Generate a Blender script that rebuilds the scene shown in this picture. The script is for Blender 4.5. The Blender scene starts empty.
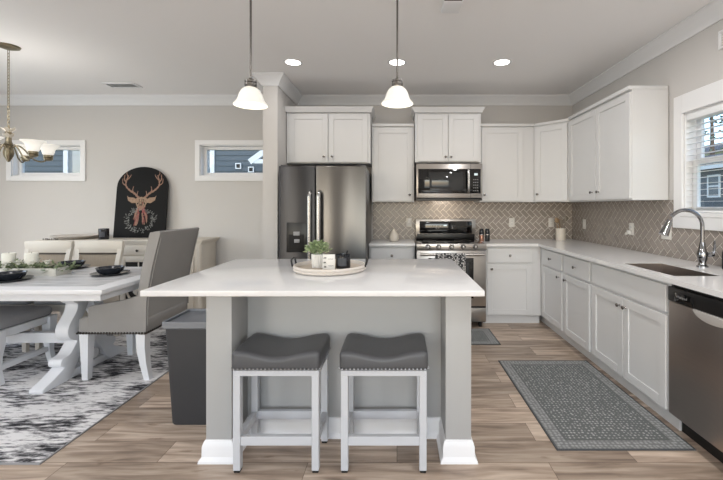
import bpy, bmesh, math, random
from mathutils import Vector, Matrix
random.seed(7)
S = bpy.context.scene
COL = S.collection
PI = math.pi
R = math.radians

# ------------------------------------------------------------------ camera, sky, lights, exposure
cd = bpy.data.cameras.new('camera'); cam = bpy.data.objects.new('camera', cd); COL.objects.link(cam)
cam.location = (0, 0, 1.33); cam.rotation_euler = (PI/2, 0, 0)
cd.sensor_width = 36; cd.lens = 381/723*36
cd.shift_x = (361.5-397)/723; cd.shift_y = (206.5-240)/723
cd.clip_start = .05
S.camera = cam
w = bpy.data.worlds.new('sky'); S.world = w; w.use_nodes = True
bg = w.node_tree.nodes['Background']
sky = w.node_tree.nodes.new('ShaderNodeTexSky'); sky.sky_type = 'NISHITA'
sky.sun_disc = False; sky.sun_elevation = R(38); sky.sun_rotation = R(200); sky.air_density = 1; sky.dust_density = 1.5
w.node_tree.links.new(sky.outputs[0], bg.inputs[0]); bg.inputs[1].default_value = .42
def area(name, loc, rot, sx, sy, power, col=(1, 1, 1), spread=180):
    l = bpy.data.lights.new(name, 'AREA'); l.shape = 'RECTANGLE'; l.size = sx; l.size_y = sy
    l.energy = power; l.color = col; l.spread = R(spread)
    o = bpy.data.objects.new(name, l); COL.objects.link(o); o.location = loc; o.rotation_euler = rot
    return o
# added fill lights out of view, behind the camera and at the far left
area('rear_fill_light', (.3, -2.72, 1.45), (R(90), 0, 0), 3.2, 2.0, 29, (.84, .93, 1))
area('rear_fill_light', (-3.9, -2.72, 1.45), (R(90), 0, 0), 2.4, 2.0, 15, (.86, .94, 1))
area('side_fill_light', (-5.5, 2.6, 1.5), (0, R(-90), 0), 1.6, 2.0, 22, (.84, .93, 1))  # added fill that brightens the right side of the room
CAN_FILL_POWER = 7
PENDANT_POWER = 1.6
S.view_settings.view_transform = 'Standard'; S.view_settings.look = 'None'
S.view_settings.exposure = 0.28; S.view_settings.gamma = 1; S.view_settings.use_curve_mapping = False

# ------------------------------------------------------------------ materials
def lin(c):
    c = c/255
    return c/12.92 if c <= .04045 else ((c+.055)/1.055)**2.4
def C(r, g, b): return (lin(r), lin(g), lin(b), 1)
def mat(name, col, rough=.5, metal=0, var=.0, scale=8, emit=0, stretch=None, bump=0, bscale=60, trans=0, coat=0, var_col=None, spec=.5):
    m = bpy.data.materials.new(name); m.use_nodes = True
    nt = m.node_tree; b = nt.nodes['Principled BSDF']
    b.inputs['Base Color'].default_value = col; b.inputs['Roughness'].default_value = rough
    b.inputs['Metallic'].default_value = metal
    b.inputs['Specular IOR Level'].default_value = spec
    if coat: b.inputs['Coat Weight'].default_value = coat
    if emit:
        b.inputs['Emission Color'].default_value = col; b.inputs['Emission Strength'].default_value = emit
    tc = nt.nodes.new('ShaderNodeTexCoord'); mp = nt.nodes.new('ShaderNodeMapping')
    nt.links.new(tc.outputs['Object'], mp.inputs[0])
    if stretch: mp.inputs['Scale'].default_value = stretch
    if var or var_col:
        n = nt.nodes.new('ShaderNodeTexNoise'); n.inputs['Scale'].default_value = scale; n.inputs['Detail'].default_value = 4
        nt.links.new(mp.outputs[0], n.inputs[0])
        mx = nt.nodes.new('ShaderNodeMix'); mx.data_type = 'RGBA'
        c2 = var_col or tuple(max(0, c*(1-var)) for c in col[:3])+(1,)
        mx.inputs[6].default_value = col; mx.inputs[7].default_value = c2
        nt.links.new(n.outputs[0], mx.inputs[0]); nt.links.new(mx.outputs[2], b.inputs['Base Color'])
    if bump:
        n2 = nt.nodes.new('ShaderNodeTexNoise'); n2.inputs['Scale'].default_value = bscale
        nt.links.new(mp.outputs[0], n2.inputs[0])
        bp = nt.nodes.new('ShaderNodeBump'); bp.inputs['Strength'].default_value = bump; bp.inputs['Distance'].default_value = .004
        nt.links.new(n2.outputs[0], bp.inputs['Height']); nt.links.new(bp.outputs[0], b.inputs['Normal'])
    return m
M = {}
def brushed(m, rot=.25, an=.8):
    nt = m.node_tree; b = nt.nodes['Principled BSDF']; t = nt.nodes.new('ShaderNodeTangent'); t.direction_type = 'RADIAL'; t.axis = 'Z'
    b.inputs['Anisotropic'].default_value = an; b.inputs['Anisotropic Rotation'].default_value = rot; nt.links.new(t.outputs[0], b.inputs['Tangent'])
M['wall'] = mat('warm_grey_wall_paint', C(208, 205, 202), .9, var=.03, scale=3, bump=.05, bscale=200)
M['ceiling'] = mat('ceiling_paint', C(248, 246, 245), .95, var=.02, scale=2)
M['trim'] = mat('white_trim_paint', C(236, 236, 237), .45, var=.02)
M['cab'] = mat('white_cabinet_paint', C(217, 217, 217), .4, var=.02, scale=4)
M['island'] = mat('island_paint', C(172, 172, 171), .5, var=.02, scale=4)
M['quartz'] = mat('white_quartz', C(230, 229, 229), .12, var=.05, scale=40)
M['knob'] = mat('dark_nickel', C(150, 147, 145), .22, 1)
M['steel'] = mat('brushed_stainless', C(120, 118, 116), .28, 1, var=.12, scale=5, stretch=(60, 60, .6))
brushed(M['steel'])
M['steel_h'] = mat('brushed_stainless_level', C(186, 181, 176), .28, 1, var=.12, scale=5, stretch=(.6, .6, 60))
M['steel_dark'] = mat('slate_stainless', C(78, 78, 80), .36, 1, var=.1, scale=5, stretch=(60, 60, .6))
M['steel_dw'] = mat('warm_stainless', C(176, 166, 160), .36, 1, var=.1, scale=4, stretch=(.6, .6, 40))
brushed(M['steel_dark'])
M['bright'] = mat('polished_steel', C(188, 186, 184), .26, 1)
M['chrome'] = mat('chrome', C(150, 150, 152), .1, 1)
M['black'] = mat('black_plastic', C(22, 22, 23), .35, var=.2)
M['blackglass'] = mat('black_glass', C(14, 14, 15), .05, spec=.6)
M['ovenglass'] = mat('smoked_glass', C(52, 53, 54), .06)
M['darkgap'] = mat('dark_recess', C(30, 28, 26), .8)
M['display'] = mat('display_digits', C(190, 205, 210), .4, emit=.5)
M['greyprint'] = mat('grey_print', C(150, 150, 152), .5)
M['stoolframe'] = mat('grey_white_metal', C(196, 198, 202), .4, var=.02)
M['leather'] = mat('grey_leather', C(80, 81, 84), .42, var=.12, scale=14, bump=.12, bscale=180)
M['nail'] = mat('nickel_nailhead', C(150, 149, 148), .3, 1)
M['nail_dark'] = mat('bronze_nailhead', C(58, 52, 48), .4, .6)
M['foot'] = mat('black_rubber', C(20, 20, 20), .7)
M['bin'] = mat('grey_bin_plastic', C(56, 57, 60), .5, var=.06)
M['binrim'] = mat('light_bin_rim', C(122, 125, 130), .4)
M['binlid'] = mat('blue_grey_bin_lid', C(112, 115, 122), .35)
M['table'] = mat('whitewashed_table_top', C(255, 255, 255), .35, scale=2.4, stretch=(1.4, 14, 1), var_col=C(84, 84, 92))
M['tablewhite'] = mat('white_table_paint', C(226, 227, 230), .42, var=.04, scale=12)
M['cream'] = mat('antique_cream_paint', C(216, 208, 196), .5, var=.08, scale=10)
M['cane'] = mat('cane_weave', C(170, 155, 136), .7, var=.3, scale=30, stretch=(6, 1, .4))
M['suede'] = mat('taupe_suede', C(152, 149, 146), .85, var=.16, scale=5, bump=.1, bscale=220)
M['greyfabric'] = mat('grey_linen', C(150, 149, 150), .9, var=.15, scale=14, bump=.15, bscale=220)
M['dish'] = mat('charcoal_stoneware', C(44, 47, 54), .22, var=.2)
M['brass'] = mat('antique_brass', C(152, 142, 120), .3, 1, var=.2, scale=30)
M['nickel'] = mat('brushed_nickel', C(124, 121, 118), .34, 1)
M['shade'] = mat('lit_alabaster_glass', (.95, .92, .85, 1), .3, emit=.42, scale=14, var_col=(.62, .60, .55, 1))
M['can'] = mat('lit_lamp_lens', (1, .96, .9, 1), .3, emit=6)
M['plate'] = mat('ivory_plate_plastic', C(222, 219, 213), .4)
M['white'] = mat('white_ceramic', C(232, 230, 226), .3, var=.03)
M['stonew'] = mat('cream_stoneware', C(214, 206, 194), .5, var=.05)
M['wax'] = mat('white_wax', C(238, 236, 226), .5)
M['ink'] = mat('black_ink', C(40, 40, 42), .7)
M['traywood'] = mat('whitewashed_wood', C(222, 214, 206), .55, var=.1, scale=12)
M['traybase'] = mat('tan_tray_wood', C(204, 190, 174), .6, var=.2, scale=8, stretch=(1, 12, 1))
M['planter'] = mat('grey_green_planter_wood', C(206, 204, 196), .6, var=.12, scale=10)
M['leaf'] = mat('sage_leaf', C(138, 160, 112), .6, scale=9, var_col=C(196, 208, 170))
M['leafdark'] = mat('olive_leaf', C(88, 106, 76), .6, scale=9, var_col=C(140, 150, 116))
M['petal'] = mat('white_petal', C(224, 222, 212), .7)
M['burner'] = mat('burner_mark', C(58, 57, 57), .3)
M['pocket'] = mat('pale_satin_metal', C(206, 202, 198), .3, .3)
M['label'] = mat('grey_label', C(70, 72, 78), .6)
M['jar'] = mat('dark_glass_jar', C(26, 28, 34), .12)
M['woodspoon'] = mat('olive_wood', C(160, 134, 104), .6, var=.2)
M['greyspoon'] = mat('grey_utensil', C(128, 118, 106), .5)
M['copper'] = mat('rose_copper', C(176, 134, 116), .3, .8)
M['panelblack'] = mat('black_board', C(26, 26, 27), .7, var=.15, scale=6, spec=.2)
M['antler'] = mat('print_antler', C(172, 142, 122), .7, var_col=C(120, 78, 62), scale=60)
M['stag'] = mat('print_stag', C(190, 166, 140), .7, var_col=C(110, 72, 54), scale=40)
M['rose'] = mat('print_rose', C(176, 92, 84), .6, var_col=C(90, 50, 48), scale=30)
M['wreath'] = mat('print_wreath', C(150, 150, 146), .6, var_col=C(78, 80, 78), scale=50)
M['siding'] = mat('blue_siding', C(70, 82, 92), .8)
M['siding2'] = mat('pale_siding', C(188, 190, 160), .8)
M['dimpane'] = mat('dim_house_pane', C(70, 84, 96), .4)
M['roof'] = mat('roof_shingle', C(84, 86, 92), .9, var=.3, scale=20)
M['extrim'] = mat('exterior_trim', C(196, 202, 208), .6)
M['grass'] = mat('grass', C(96, 120, 70), .9, var=.4, scale=4)
M['bark'] = mat('bark', C(86, 72, 60), .9, var=.3)
M['pine'] = mat('pine_needles', C(78, 98, 84), .8, var=.4)
M['blind'] = mat('white_blind_slat', C(238, 239, 240), .5)

def siding(m):
    nt = m.node_tree; b = nt.nodes['Principled BSDF']
    tc = nt.nodes.new('ShaderNodeTexCoord'); wv = nt.nodes.new('ShaderNodeTexWave'); wv.wave_profile = 'SAW'; wv.bands_direction = 'Z'
    wv.inputs['Scale'].default_value = 2.0; nt.links.new(tc.outputs['Object'], wv.inputs[0])
    bp = nt.nodes.new('ShaderNodeBump'); bp.inputs['Distance'].default_value = .03; nt.links.new(wv.outputs[1], bp.inputs['Height'])
    nt.links.new(bp.outputs[0], b.inputs['Normal'])


def glass_mat():
    m = bpy.data.materials.new('window_glass'); m.use_nodes = True; nt = m.node_tree
    for n in list(nt.nodes): nt.nodes.remove(n)
    o = nt.nodes.new('ShaderNodeOutputMaterial'); mx = nt.nodes.new('ShaderNodeMixShader')
    t = nt.nodes.new('ShaderNodeBsdfTransparent'); t.inputs[0].default_value = (.93, .96, .97, 1)
    g = nt.nodes.new('ShaderNodeBsdfGlossy'); g.inputs['Roughness'].default_value = .02
    lw = nt.nodes.new('ShaderNodeLayerWeight'); lw.inputs[0].default_value = .5
    pw = nt.nodes.new('ShaderNodeMath'); pw.operation = 'POWER'; pw.inputs[1].default_value = 4; nt.links.new(lw.outputs['Facing'], pw.inputs[0])
    fr = nt.nodes.new('ShaderNodeMath'); fr.operation = 'MULTIPLY_ADD'; fr.inputs[1].default_value = .5; fr.inputs[2].default_value = .04; nt.links.new(pw.outputs[0], fr.inputs[0])
    nt.links.new(fr.outputs[0], mx.inputs[0]); nt.links.new(t.outputs[0], mx.inputs[1]); nt.links.new(g.outputs[0], mx.inputs[2])
    nt.links.new(mx.outputs[0], o.inputs[0]); return m
M['glass'] = glass_mat()

def floor_mat():
    m = bpy.data.materials.new('oak_plank_floor'); m.use_nodes = True; nt = m.node_tree; N = nt.nodes; L = nt.links
    b = N['Principled BSDF']; b.inputs['Roughness'].default_value = .38
    tc = N.new('ShaderNodeTexCoord')
    br = N.new('ShaderNodeTexBrick'); br.offset = .37; br.offset_frequency = 2; br.squash = 1
    br.inputs['Color1'].default_value = (0, 0, 0, 1); br.inputs['Color2'].default_value = (1, 1, 1, 1); br.inputs['Mortar'].default_value = (.3, .3, .3, 1)
    br.inputs['Scale'].default_value = 1; br.inputs['Mortar Size'].default_value = .0015; br.inputs['Mortar Smooth'].default_value = .2
    br.inputs['Bias'].default_value = 0; br.inputs['Brick Width'].default_value = 1.25; br.inputs['Row Height'].default_value = .18
    L.new(tc.outputs['Object'], br.inputs[0])
    mp = N.new('ShaderNodeMapping'); mp.inputs['Scale'].default_value = (1.1, 11, 1); L.new(tc.outputs['Object'], mp.inputs[0])
    add = N.new('ShaderNodeVectorMath'); add.operation = 'ADD'; L.new(mp.outputs[0], add.inputs[0])
    sc = N.new('ShaderNodeVectorMath'); sc.operation = 'SCALE'; sc.inputs[3].default_value = 13; L.new(br.outputs[0], sc.inputs[0]); L.new(sc.outputs[0], add.inputs[1])
    n1 = N.new('ShaderNodeTexNoise'); n1.inputs['Scale'].default_value = 2.2; n1.inputs['Detail'].default_value = 8; n1.inputs['Distortion'].default_value = .6; L.new(add.outputs[0], n1.inputs[0])
    cr = N.new('ShaderNodeValToRGB'); e = cr.color_ramp.elements
    e[0].position = .30; e[0].color = C(146, 128, 114); e[1].position = .68; e[1].color = C(222, 205, 188)
    k = e.new(.5); k.color = C(190, 171, 154)
    L.new(n1.outputs[0], cr.inputs[0])
    cr2 = N.new('ShaderNodeValToRGB'); e = cr2.color_ramp.elements
    e[0].color = (.58, .56, .54, 1); e[1].color = (1.06, 1.04, 1.02, 1)
    L.new(br.outputs[0], cr2.inputs[0])
    mu = N.new('ShaderNodeMix'); mu.data_type = 'RGBA'; mu.blend_type = 'MULTIPLY'; mu.inputs[0].default_value = 1
    L.new(cr.outputs[0], mu.inputs[6]); L.new(cr2.outputs[0], mu.inputs[7])
    # knots
    mp3 = N.new('ShaderNodeMapping'); mp3.inputs['Scale'].default_value = (2.2, 8, 1); L.new(tc.outputs['Object'], mp3.inputs[0])
    n3 = N.new('ShaderNodeTexNoise'); n3.inputs['Scale'].default_value = 2.5; n3.inputs['Detail'].default_value = 5; L.new(mp3.outputs[0], n3.inputs[0])
    cr3 = N.new('ShaderNodeValToRGB'); e = cr3.color_ramp.elements; e[0].position = .27; e[0].color = (.55, .5, .46, 1); e[1].position = .36; e[1].color = (1, 1, 1, 1)
    L.new(n3.outputs[0], cr3.inputs[0])
    mu2 = N.new('ShaderNodeMix'); mu2.data_type = 'RGBA'; mu2.blend_type = 'MULTIPLY'; mu2.inputs[0].default_value = 1
    L.new(mu.outputs[2], mu2.inputs[6]); L.new(cr3.outputs[0], mu2.inputs[7])
    # seams
    sm = N.new('ShaderNodeMix'); sm.data_type = 'RGBA'; L.new(br.outputs['Fac'], sm.inputs[0]); L.new(mu2.outputs[2], sm.inputs[6]); sm.inputs[7].default_value = C(96, 78, 64)
    L.new(sm.outputs[2], b.inputs['Base Color'])
    bp = N.new('ShaderNodeBump'); bp.inputs['Strength'].default_value = .06; bp.inputs['Distance'].default_value = .003; L.new(n1.outputs[0], bp.inputs['Height']); L.new(bp.outputs[0], b.inputs['Normal'])
    return m
M['floor'] = floor_mat()

def rug_mat():
    m = bpy.data.materials.new('distressed_rug_pile'); m.use_nodes = True; nt = m.node_tree; N = nt.nodes; L = nt.links
    b = N['Principled BSDF']; b.inputs['Roughness'].default_value = 1
    tc = N.new('ShaderNodeTexCoord')
    mp = N.new('ShaderNodeMapping'); mp.inputs['Scale'].default_value = (1.0, 2.0, 1); L.new(tc.outputs['Object'], mp.inputs[0])
    n1 = N.new('ShaderNodeTexNoise'); n1.inputs['Scale'].default_value = 2.1; n1.inputs['Detail'].default_value = 3; L.new(mp.outputs[0], n1.inputs[0])
    mp2 = N.new('ShaderNodeMapping'); mp2.inputs['Scale'].default_value = (9, 46, 1); L.new(tc.outputs['Object'], mp2.inputs[0])
    n2 = N.new('ShaderNodeTexNoise'); n2.inputs['Scale'].default_value = 1.0; n2.inputs['Detail'].default_value = 5; n2.inputs['Roughness'].default_value = .7; L.new(mp2.outputs[0], n2.inputs[0])
    a = N.new('ShaderNodeMath'); a.operation = 'MULTIPLY_ADD'; a.inputs[1].default_value = .62; L.new(n2.outputs[0], a.inputs[0])
    s = N.new('ShaderNodeMath'); s.operation = 'MULTIPLY'; s.inputs[1].default_value = .55; L.new(n1.outputs[0], s.inputs[0]); L.new(s.outputs[0], a.inputs[2])
    cr = N.new('ShaderNodeValToRGB'); e = cr.color_ramp.elements
    e[0].position = .515; e[0].color = C(36, 36, 40); e[1].position = .625; e[1].color = C(226, 224, 224)
    k = e.new(.57); k.color = C(150, 148, 150)
    L.new(a.outputs[0], cr.inputs[0]); L.new(cr.outputs[0], b.inputs['Base Color'])
    bp = N.new('ShaderNodeBump'); bp.inputs['Strength'].default_value = .4; bp.inputs['Distance'].default_value = .004; L.new(n2.outputs[0], bp.inputs['Height']); L.new(bp.outputs[0], b.inputs['Normal'])
    return m
M['rug'] = rug_mat()

def mat_mat(hx, hy):
    """woven kitchen mat: fleck field and a plain dotted border, in the mat's own coordinates"""
    m = bpy.data.materials.new('woven_grey_mat'); m.use_nodes = True; nt = m.node_tree; N = nt.nodes; L = nt.links
    b = N['Principled BSDF']; b.inputs['Roughness'].default_value = .95
    tc = N.new('ShaderNodeTexCoord'); sx = N.new('ShaderNodeSeparateXYZ'); L.new(tc.outputs['Object'], sx.inputs[0])
    def mm(op, a, v=None, b2=None):
        n = N.new('ShaderNodeMath'); n.operation = op
        if hasattr(a, 'links'): L.new(a, n.inputs[0])
        else: n.inputs[0].default_value = a
        if v is not None:
            if hasattr(v, 'links'): L.new(v, n.inputs[1])
            else: n.inputs[1].default_value = v
        return n.outputs[0]
    dx = mm('SUBTRACT', hx, mm('ABSOLUTE', sx.outputs[0])); dy = mm('SUBTRACT', hy, mm('ABSOLUTE', sx.outputs[1]))
    d = mm('MINIMUM', dx, dy)
    bor = mm('LESS_THAN', d, .085); edge = mm('LESS_THAN', d, .012)
    line = mm('LESS_THAN', mm('ABSOLUTE', mm('SUBTRACT', d, .088)), .006)
    ck = N.new('ShaderNodeTexVoronoi'); ck.inputs['Scale'].default_value = 42; ck.inputs['Randomness'].default_value = .35; L.new(tc.outputs['Object'], ck.inputs[0])
    c1 = N.new('ShaderNodeValToRGB'); e = c1.color_ramp.elements; e[0].position = .2; e[0].color = C(158, 159, 158); e[1].position = .5; e[1].color = C(118, 120, 120)
    L.new(ck.outputs[0], c1.inputs[0])
    ck2 = N.new('ShaderNodeTexVoronoi'); ck2.inputs['Scale'].default_value = 42; ck2.inputs['Randomness'].default_value = .4; ck2.distance = 'MANHATTAN'; L.new(tc.outputs['Object'], ck2.inputs[0])
    c2 = N.new('ShaderNodeValToRGB'); e = c2.color_ramp.elements; e[0].position = .16; e[0].color = C(180, 181, 179); e[1].position = .5; e[1].color = C(100, 103, 103)
    L.new(ck2.outputs[0], c2.inputs[0])
    def mix(f, a, b2):
        n = N.new('ShaderNodeMix'); n.data_type = 'RGBA'; L.new(f, n.inputs[0])
        for i, x in ((6, a), (7, b2)):
            if hasattr(x, 'links'): L.new(x, n.inputs[i])
            else: n.inputs[i].default_value = x
        return n.outputs[2]
    o = mix(bor, c2.outputs[0], c1.outputs[0]); o = mix(line, o, C(98, 100, 100)); o = mix(edge, o, C(76, 78, 80))
    L.new(o, b.inputs['Base Color'])
    bp = N.new('ShaderNodeBump'); bp.inputs['Strength'].default_value = .4; bp.inputs['Distance'].default_value = .004; L.new(ck.outputs[0], bp.inputs['Height']); L.new(bp.outputs[0], b.inputs['Normal'])
    return m

def tile_mat():
    m = bpy.data.materials.new('taupe_tile'); m.use_nodes = True; nt = m.node_tree; N = nt.nodes; L = nt.links
    b = N['Principled BSDF']; b.inputs['Roughness'].default_value = .25
    g = N.new('ShaderNodeNewGeometry'); cr = N.new('ShaderNodeValToRGB'); e = cr.color_ramp.elements
    e[0].color = C(146, 138, 131); e[1].color = C(160, 151, 144)
    L.new(g.outputs['Random Per Island'], cr.inputs[0]); L.new(cr.outputs[0], b.inputs['Base Color']); return m
M['tile'] = tile_mat()
M['grout'] = mat('pale_grout', C(226, 219, 210), .9)

def towel_mat():
    m = bpy.data.materials.new('patterned_towel'); m.use_nodes = True; nt = m.node_tree; N = nt.nodes; L = nt.links
    b = N['Principled BSDF']; b.inputs['Roughness'].default_value = .95
    tc = N.new('ShaderNodeTexCoord'); v = N.new('ShaderNodeTexVoronoi'); v.feature = 'DISTANCE_TO_EDGE'; v.inputs['Scale'].default_value = 60; v.inputs['Randomness'].default_value = .4
    L.new(tc.outputs['Object'], v.inputs[0]); cr = N.new('ShaderNodeValToRGB'); cr.color_ramp.interpolation = 'CONSTANT'
    e = cr.color_ramp.elements; e[0].color = C(60, 60, 62); e[1].position = .12; e[1].color = C(205, 203, 200)
    L.new(v.outputs[0], cr.inputs[0]); L.new(cr.outputs[0], b.inputs['Base Color']); return m
M['towel'] = towel_mat()

# ------------------------------------------------------------------ mesh helpers
class MB:
    def __init__(s): s.v = []; s.f = []; s.mi = []; s.cur = 0
    def add(s, vs, fs):
        o = len(s.v); s.v += [tuple(v) for v in vs]
        for f in fs: s.f.append([o+i for i in f]); s.mi.append(s.cur)
        return s
    def box(s, x0, x1, y0, y1, z0, z1):
        return s.add([(x0, y0, z0), (x1, y0, z0), (x1, y1, z0), (x0, y1, z0), (x0, y0, z1), (x1, y0, z1), (x1, y1, z1), (x0, y1, z1)],
                     [(0, 3, 2, 1), (4, 5, 6, 7), (0, 1, 5, 4), (1, 2, 6, 5), (2, 3, 7, 6), (3, 0, 4, 7)])
    def hexa(s, pts):
        return s.add(pts, [(0, 3, 2, 1), (4, 5, 6, 7), (0, 1, 5, 4), (1, 2, 6, 5), (2, 3, 7, 6), (3, 0, 4, 7)])
    def lathe(s, prof, n=20, o=(0, 0, 0), ax='z', ribs=0):
        """prof: (r, h) along the axis; closed at ends where r>0"""
        vs = []
        for r, h in prof:
            for k in range(n):
                a = 2*PI*k/n; rr = r*(1-ribs*(k % 2)); x, y = rr*math.cos(a), rr*math.sin(a)
                p = (x, y, h) if ax == 'z' else ((x, -h, y) if ax == '-y' else ((-h, x, y) if ax == '-x' else (x, h, y)))
                vs.append((p[0]+o[0], p[1]+o[1], p[2]+o[2]))
        fs = []
        for i in range(len(prof)-1):
            for k in range(n):
                a, b = i*n+k, i*n+(k+1) % n
                fs.append((a, b, b+n, a+n))
        if prof[0][0] > 1e-6: fs.append(tuple(range(n))[::-1])
        if prof[-1][0] > 1e-6: fs.append(tuple(range((len(prof)-1)*n, len(prof)*n)))
        return s.add(vs, fs)
    def tube(s, pts, r, n=8, closed=False):
        pts = [Vector(p) for p in pts]; m = len(pts); vs = []; up = None
        for i, p in enumerate(pts):
            a = pts[(i-1) % m] if (closed or i > 0) else p; b = pts[(i+1) % m] if (closed or i < m-1) else p
            t = (b-a).normalized()
            if up is None:
                up = Vector((0, 0, 1)) if abs(t.z) < .9 else Vector((1, 0, 0))
            u = t.cross(up)
            if u.length < 1e-5: u = t.orthogonal()
            u.normalize(); v = u.cross(t).normalized(); up = v
            rr = r[i] if isinstance(r, (list, tuple)) else r
            for k in range(n):
                q = 2*PI*k/n; vs.append(p+u*rr*math.cos(q)+v*rr*math.sin(q))
        fs = []
        for i in range(m if closed else m-1):
            for k in range(n):
                a, b = i*n+k, i*n+(k+1) % n; c, d = ((i+1) % m)*n+(k+1) % n, ((i+1) % m)*n+k
                fs.append((a, b, c, d))
        if not closed: fs += [tuple(range(n))[::-1], tuple(range((m-1)*n, m*n))]
        return s.add(vs, fs)
    def prism(s, poly, a, b, axis='x'):
        """poly in the plane across axis, extruded from a to b. x:(y,z) y:(x,z) z:(x,y)"""
        def P(p, t): return (t, p[0], p[1]) if axis == 'x' else ((p[0], t, p[1]) if axis == 'y' else (p[0], p[1], t))
        n = len(poly); vs = [P(p, a) for p in poly]+[P(p, b) for p in poly]
        return s.add(vs, [tuple(range(n))[::-1], tuple(range(n, 2*n))]+[(i, (i+1) % n, (i+1) % n+n, i+n) for i in range(n)])
    def bar(s, p, q, w, h):
        """square bar from p to q, w across (level), h upright"""
        p, q = Vector(p), Vector(q); t = (q-p).normalized()
        u = t.cross(Vector((0, 0, 1)))
        if u.length < 1e-4: u = Vector((1, 0, 0))
        u.normalize(); v = u.cross(t).normalized()
        c = [(-1, -1), (1, -1), (1, 1), (-1, 1)]
        return s.hexa([p+u*a*w/2+v*b*h/2 for a, b in c]+[q+u*a*w/2+v*b*h/2 for a, b in c])
    def ball(s, c, r, n=8, sx=1, sy=1, sz=1):
        m = max(4, n//2+1); prof = []
        vs = [(c[0], c[1], c[2]-r*sz)]; fs = []
        for i in range(1, m):
            a = PI*i/m
            for k in range(n):
                q = 2*PI*k/n; vs.append((c[0]+r*sx*math.sin(a)*math.cos(q), c[1]+r*sy*math.sin(a)*math.sin(q), c[2]-r*sz*math.cos(a)))
        vs.append((c[0], c[1], c[2]+r*sz)); last = len(vs)-1
        for k in range(n): fs.append((0, 1+(k+1) % n, 1+k))
        for i in range(m-2):
            for k in range(n):
                a, b = 1+i*n+k, 1+i*n+(k+1) % n; fs.append((a, b, b+n, a+n))
        for k in range(n): fs.append((1+(m-2)*n+k, 1+(m-2)*n+(k+1) % n, last))
        return s.add(vs, fs)
    def build(s, name, m, parent=None, bevel=0, seg=2, smooth=True, angle=35, sub=0, post=None):
        me = bpy.data.meshes.new(name); me.from_pydata(s.v, [], s.f); me.update()
        for x in (m if isinstance(m, (list, tuple)) else [m]): me.materials.append(M[x] if isinstance(x, str) else x)
        for p, i in zip(me.polygons, s.mi): p.material_index = i
        bm = bmesh.new(); bm.from_mesh(me)
        bmesh.ops.recalc_face_normals(bm, faces=bm.faces)
        if bevel:
            es = [e for e in bm.edges if len(e.link_faces) == 2 and e.calc_face_angle(0) > R(30)]
            bmesh.ops.bevel(bm, geom=es, offset=bevel, segments=seg, profile=.5, affect='EDGES', clamp_overlap=True)
        if post: post(bm)
        bm.to_mesh(me); bm.free()
        if smooth:
            me.shade_smooth(); me.set_sharp_from_angle(angle=R(angle))
        o = bpy.data.objects.new(name, me); COL.objects.link(o)
        if parent is not None: o.parent = parent
        return o
def bx(*a): return MB().box(*a)
def tag(o, label, cat, group=None):
    o['label'] = label; o['category'] = cat
    if group: o['group'] = group
    return o
def thing(name, label, cat, loc, rz=0, group=None):
    o = bpy.data.objects.new(name, None); COL.objects.link(o); o.empty_display_size = .1
    o.location = loc; o.rotation_euler = (0, 0, rz)
    return tag(o, label, cat, group)
def struct(o): o['kind'] = 'structure'; return o
def dup(root, loc, label=None, rz=None, group=None):
    def cp(o, par):
        c = o.copy(); COL.objects.link(c)
        if par is not None: c.parent = par
        for ch in [x for x in COL.objects if x.parent == o]: cp(ch, c)
        return c
    r = cp(root, None); r.location = loc
    if rz is not None: r.rotation_euler = (0, 0, rz)
    if label: r['label'] = label
    if group: r['group'] = group
    return r
def crom(pts, n=5, closed=True):
    out = []; m = len(pts)
    for i in range(m if closed else m-1):
        if closed: p0, p1, p2, p3 = pts[i-1], pts[i], pts[(i+1) % m], pts[(i+2) % m]
        else: p0, p1, p2, p3 = pts[max(0, i-1)], pts[i], pts[i+1], pts[min(m-1, i+2)]
        for k in range(n):
            t = k/n
            out.append(tuple(.5*((2*b)+(-a+c)*t+(2*a-5*b+4*c-d)*t*t+(-a+3*b-3*c+d)*t**3) for a, b, c, d in zip(p0, p1, p2, p3)))
    if not closed: out.append(tuple(pts[-1]))
    return out

# ------------------------------------------------------------------ room shell
YB = 4.89; XR = 2.2525; XL = -5.6; YR = -2.8; CH = 2.74; T = .13
struct(bx(XL, XR, YR, YB, -.1, 0).build('floor', 'floor', smooth=False))
struct(bx(XL-T, XR+T, YR-T, YB+T, CH, CH+.1).build('ceiling', 'ceiling', smooth=False))
def wall_holes(name, a0, a1, holes, axis, p0, p1, z1=CH, m='wall'):
    """wall along an axis with openings (a0,a1,z0,z1), built of boxes"""
    mb = MB(); cur = a0
    def put(u0, u1, z0, z1_):
        if u1-u0 < 1e-6 or z1_-z0 < 1e-6: return
        if axis == 'x': mb.box(u0, u1, p0, p1, z0, z1_)
        else: mb.box(p0, p1, u0, u1, z0, z1_)
    for h in sorted(holes):
        put(cur, h[0], 0, z1); put(h[0], h[1], 0, h[2]); put(h[0], h[1], h[3], z1); cur = h[1]
    put(cur, a1, 0, z1)
    return struct(mb.build(name, m, smooth=False))
W1 = (-4.94, -4.05, 1.718, 2.12); W2 = (-2.525, -1.64, 1.718, 2.12); W3 = (2.25, 2.99, 1.276, 2.06)
wall_holes('wall_back', XL-T, XR+T, [W1, W2], 'x', YB, YB+T)
wall_holes('wall_right', YR, YB, [W3], 'y', XR, XR+T)
wall_holes('wall_left', YR, YB, [(1.8, 3.4, .5, 2.5)], 'y', XL-T, XL)
wall_holes('wall_rear', XL-T, XR+T, [(-5.1, -2.7, .45, 2.45), (-1.3, 1.9, .45, 2.45)], 'x', YR-T, YR)  # unseen wall; its openings are added for the rear fill lights
struct(bx(-1.44, -1.283, 4.09, YB, 0, CH).build('wall_partition', 'wall', smooth=False))

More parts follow.
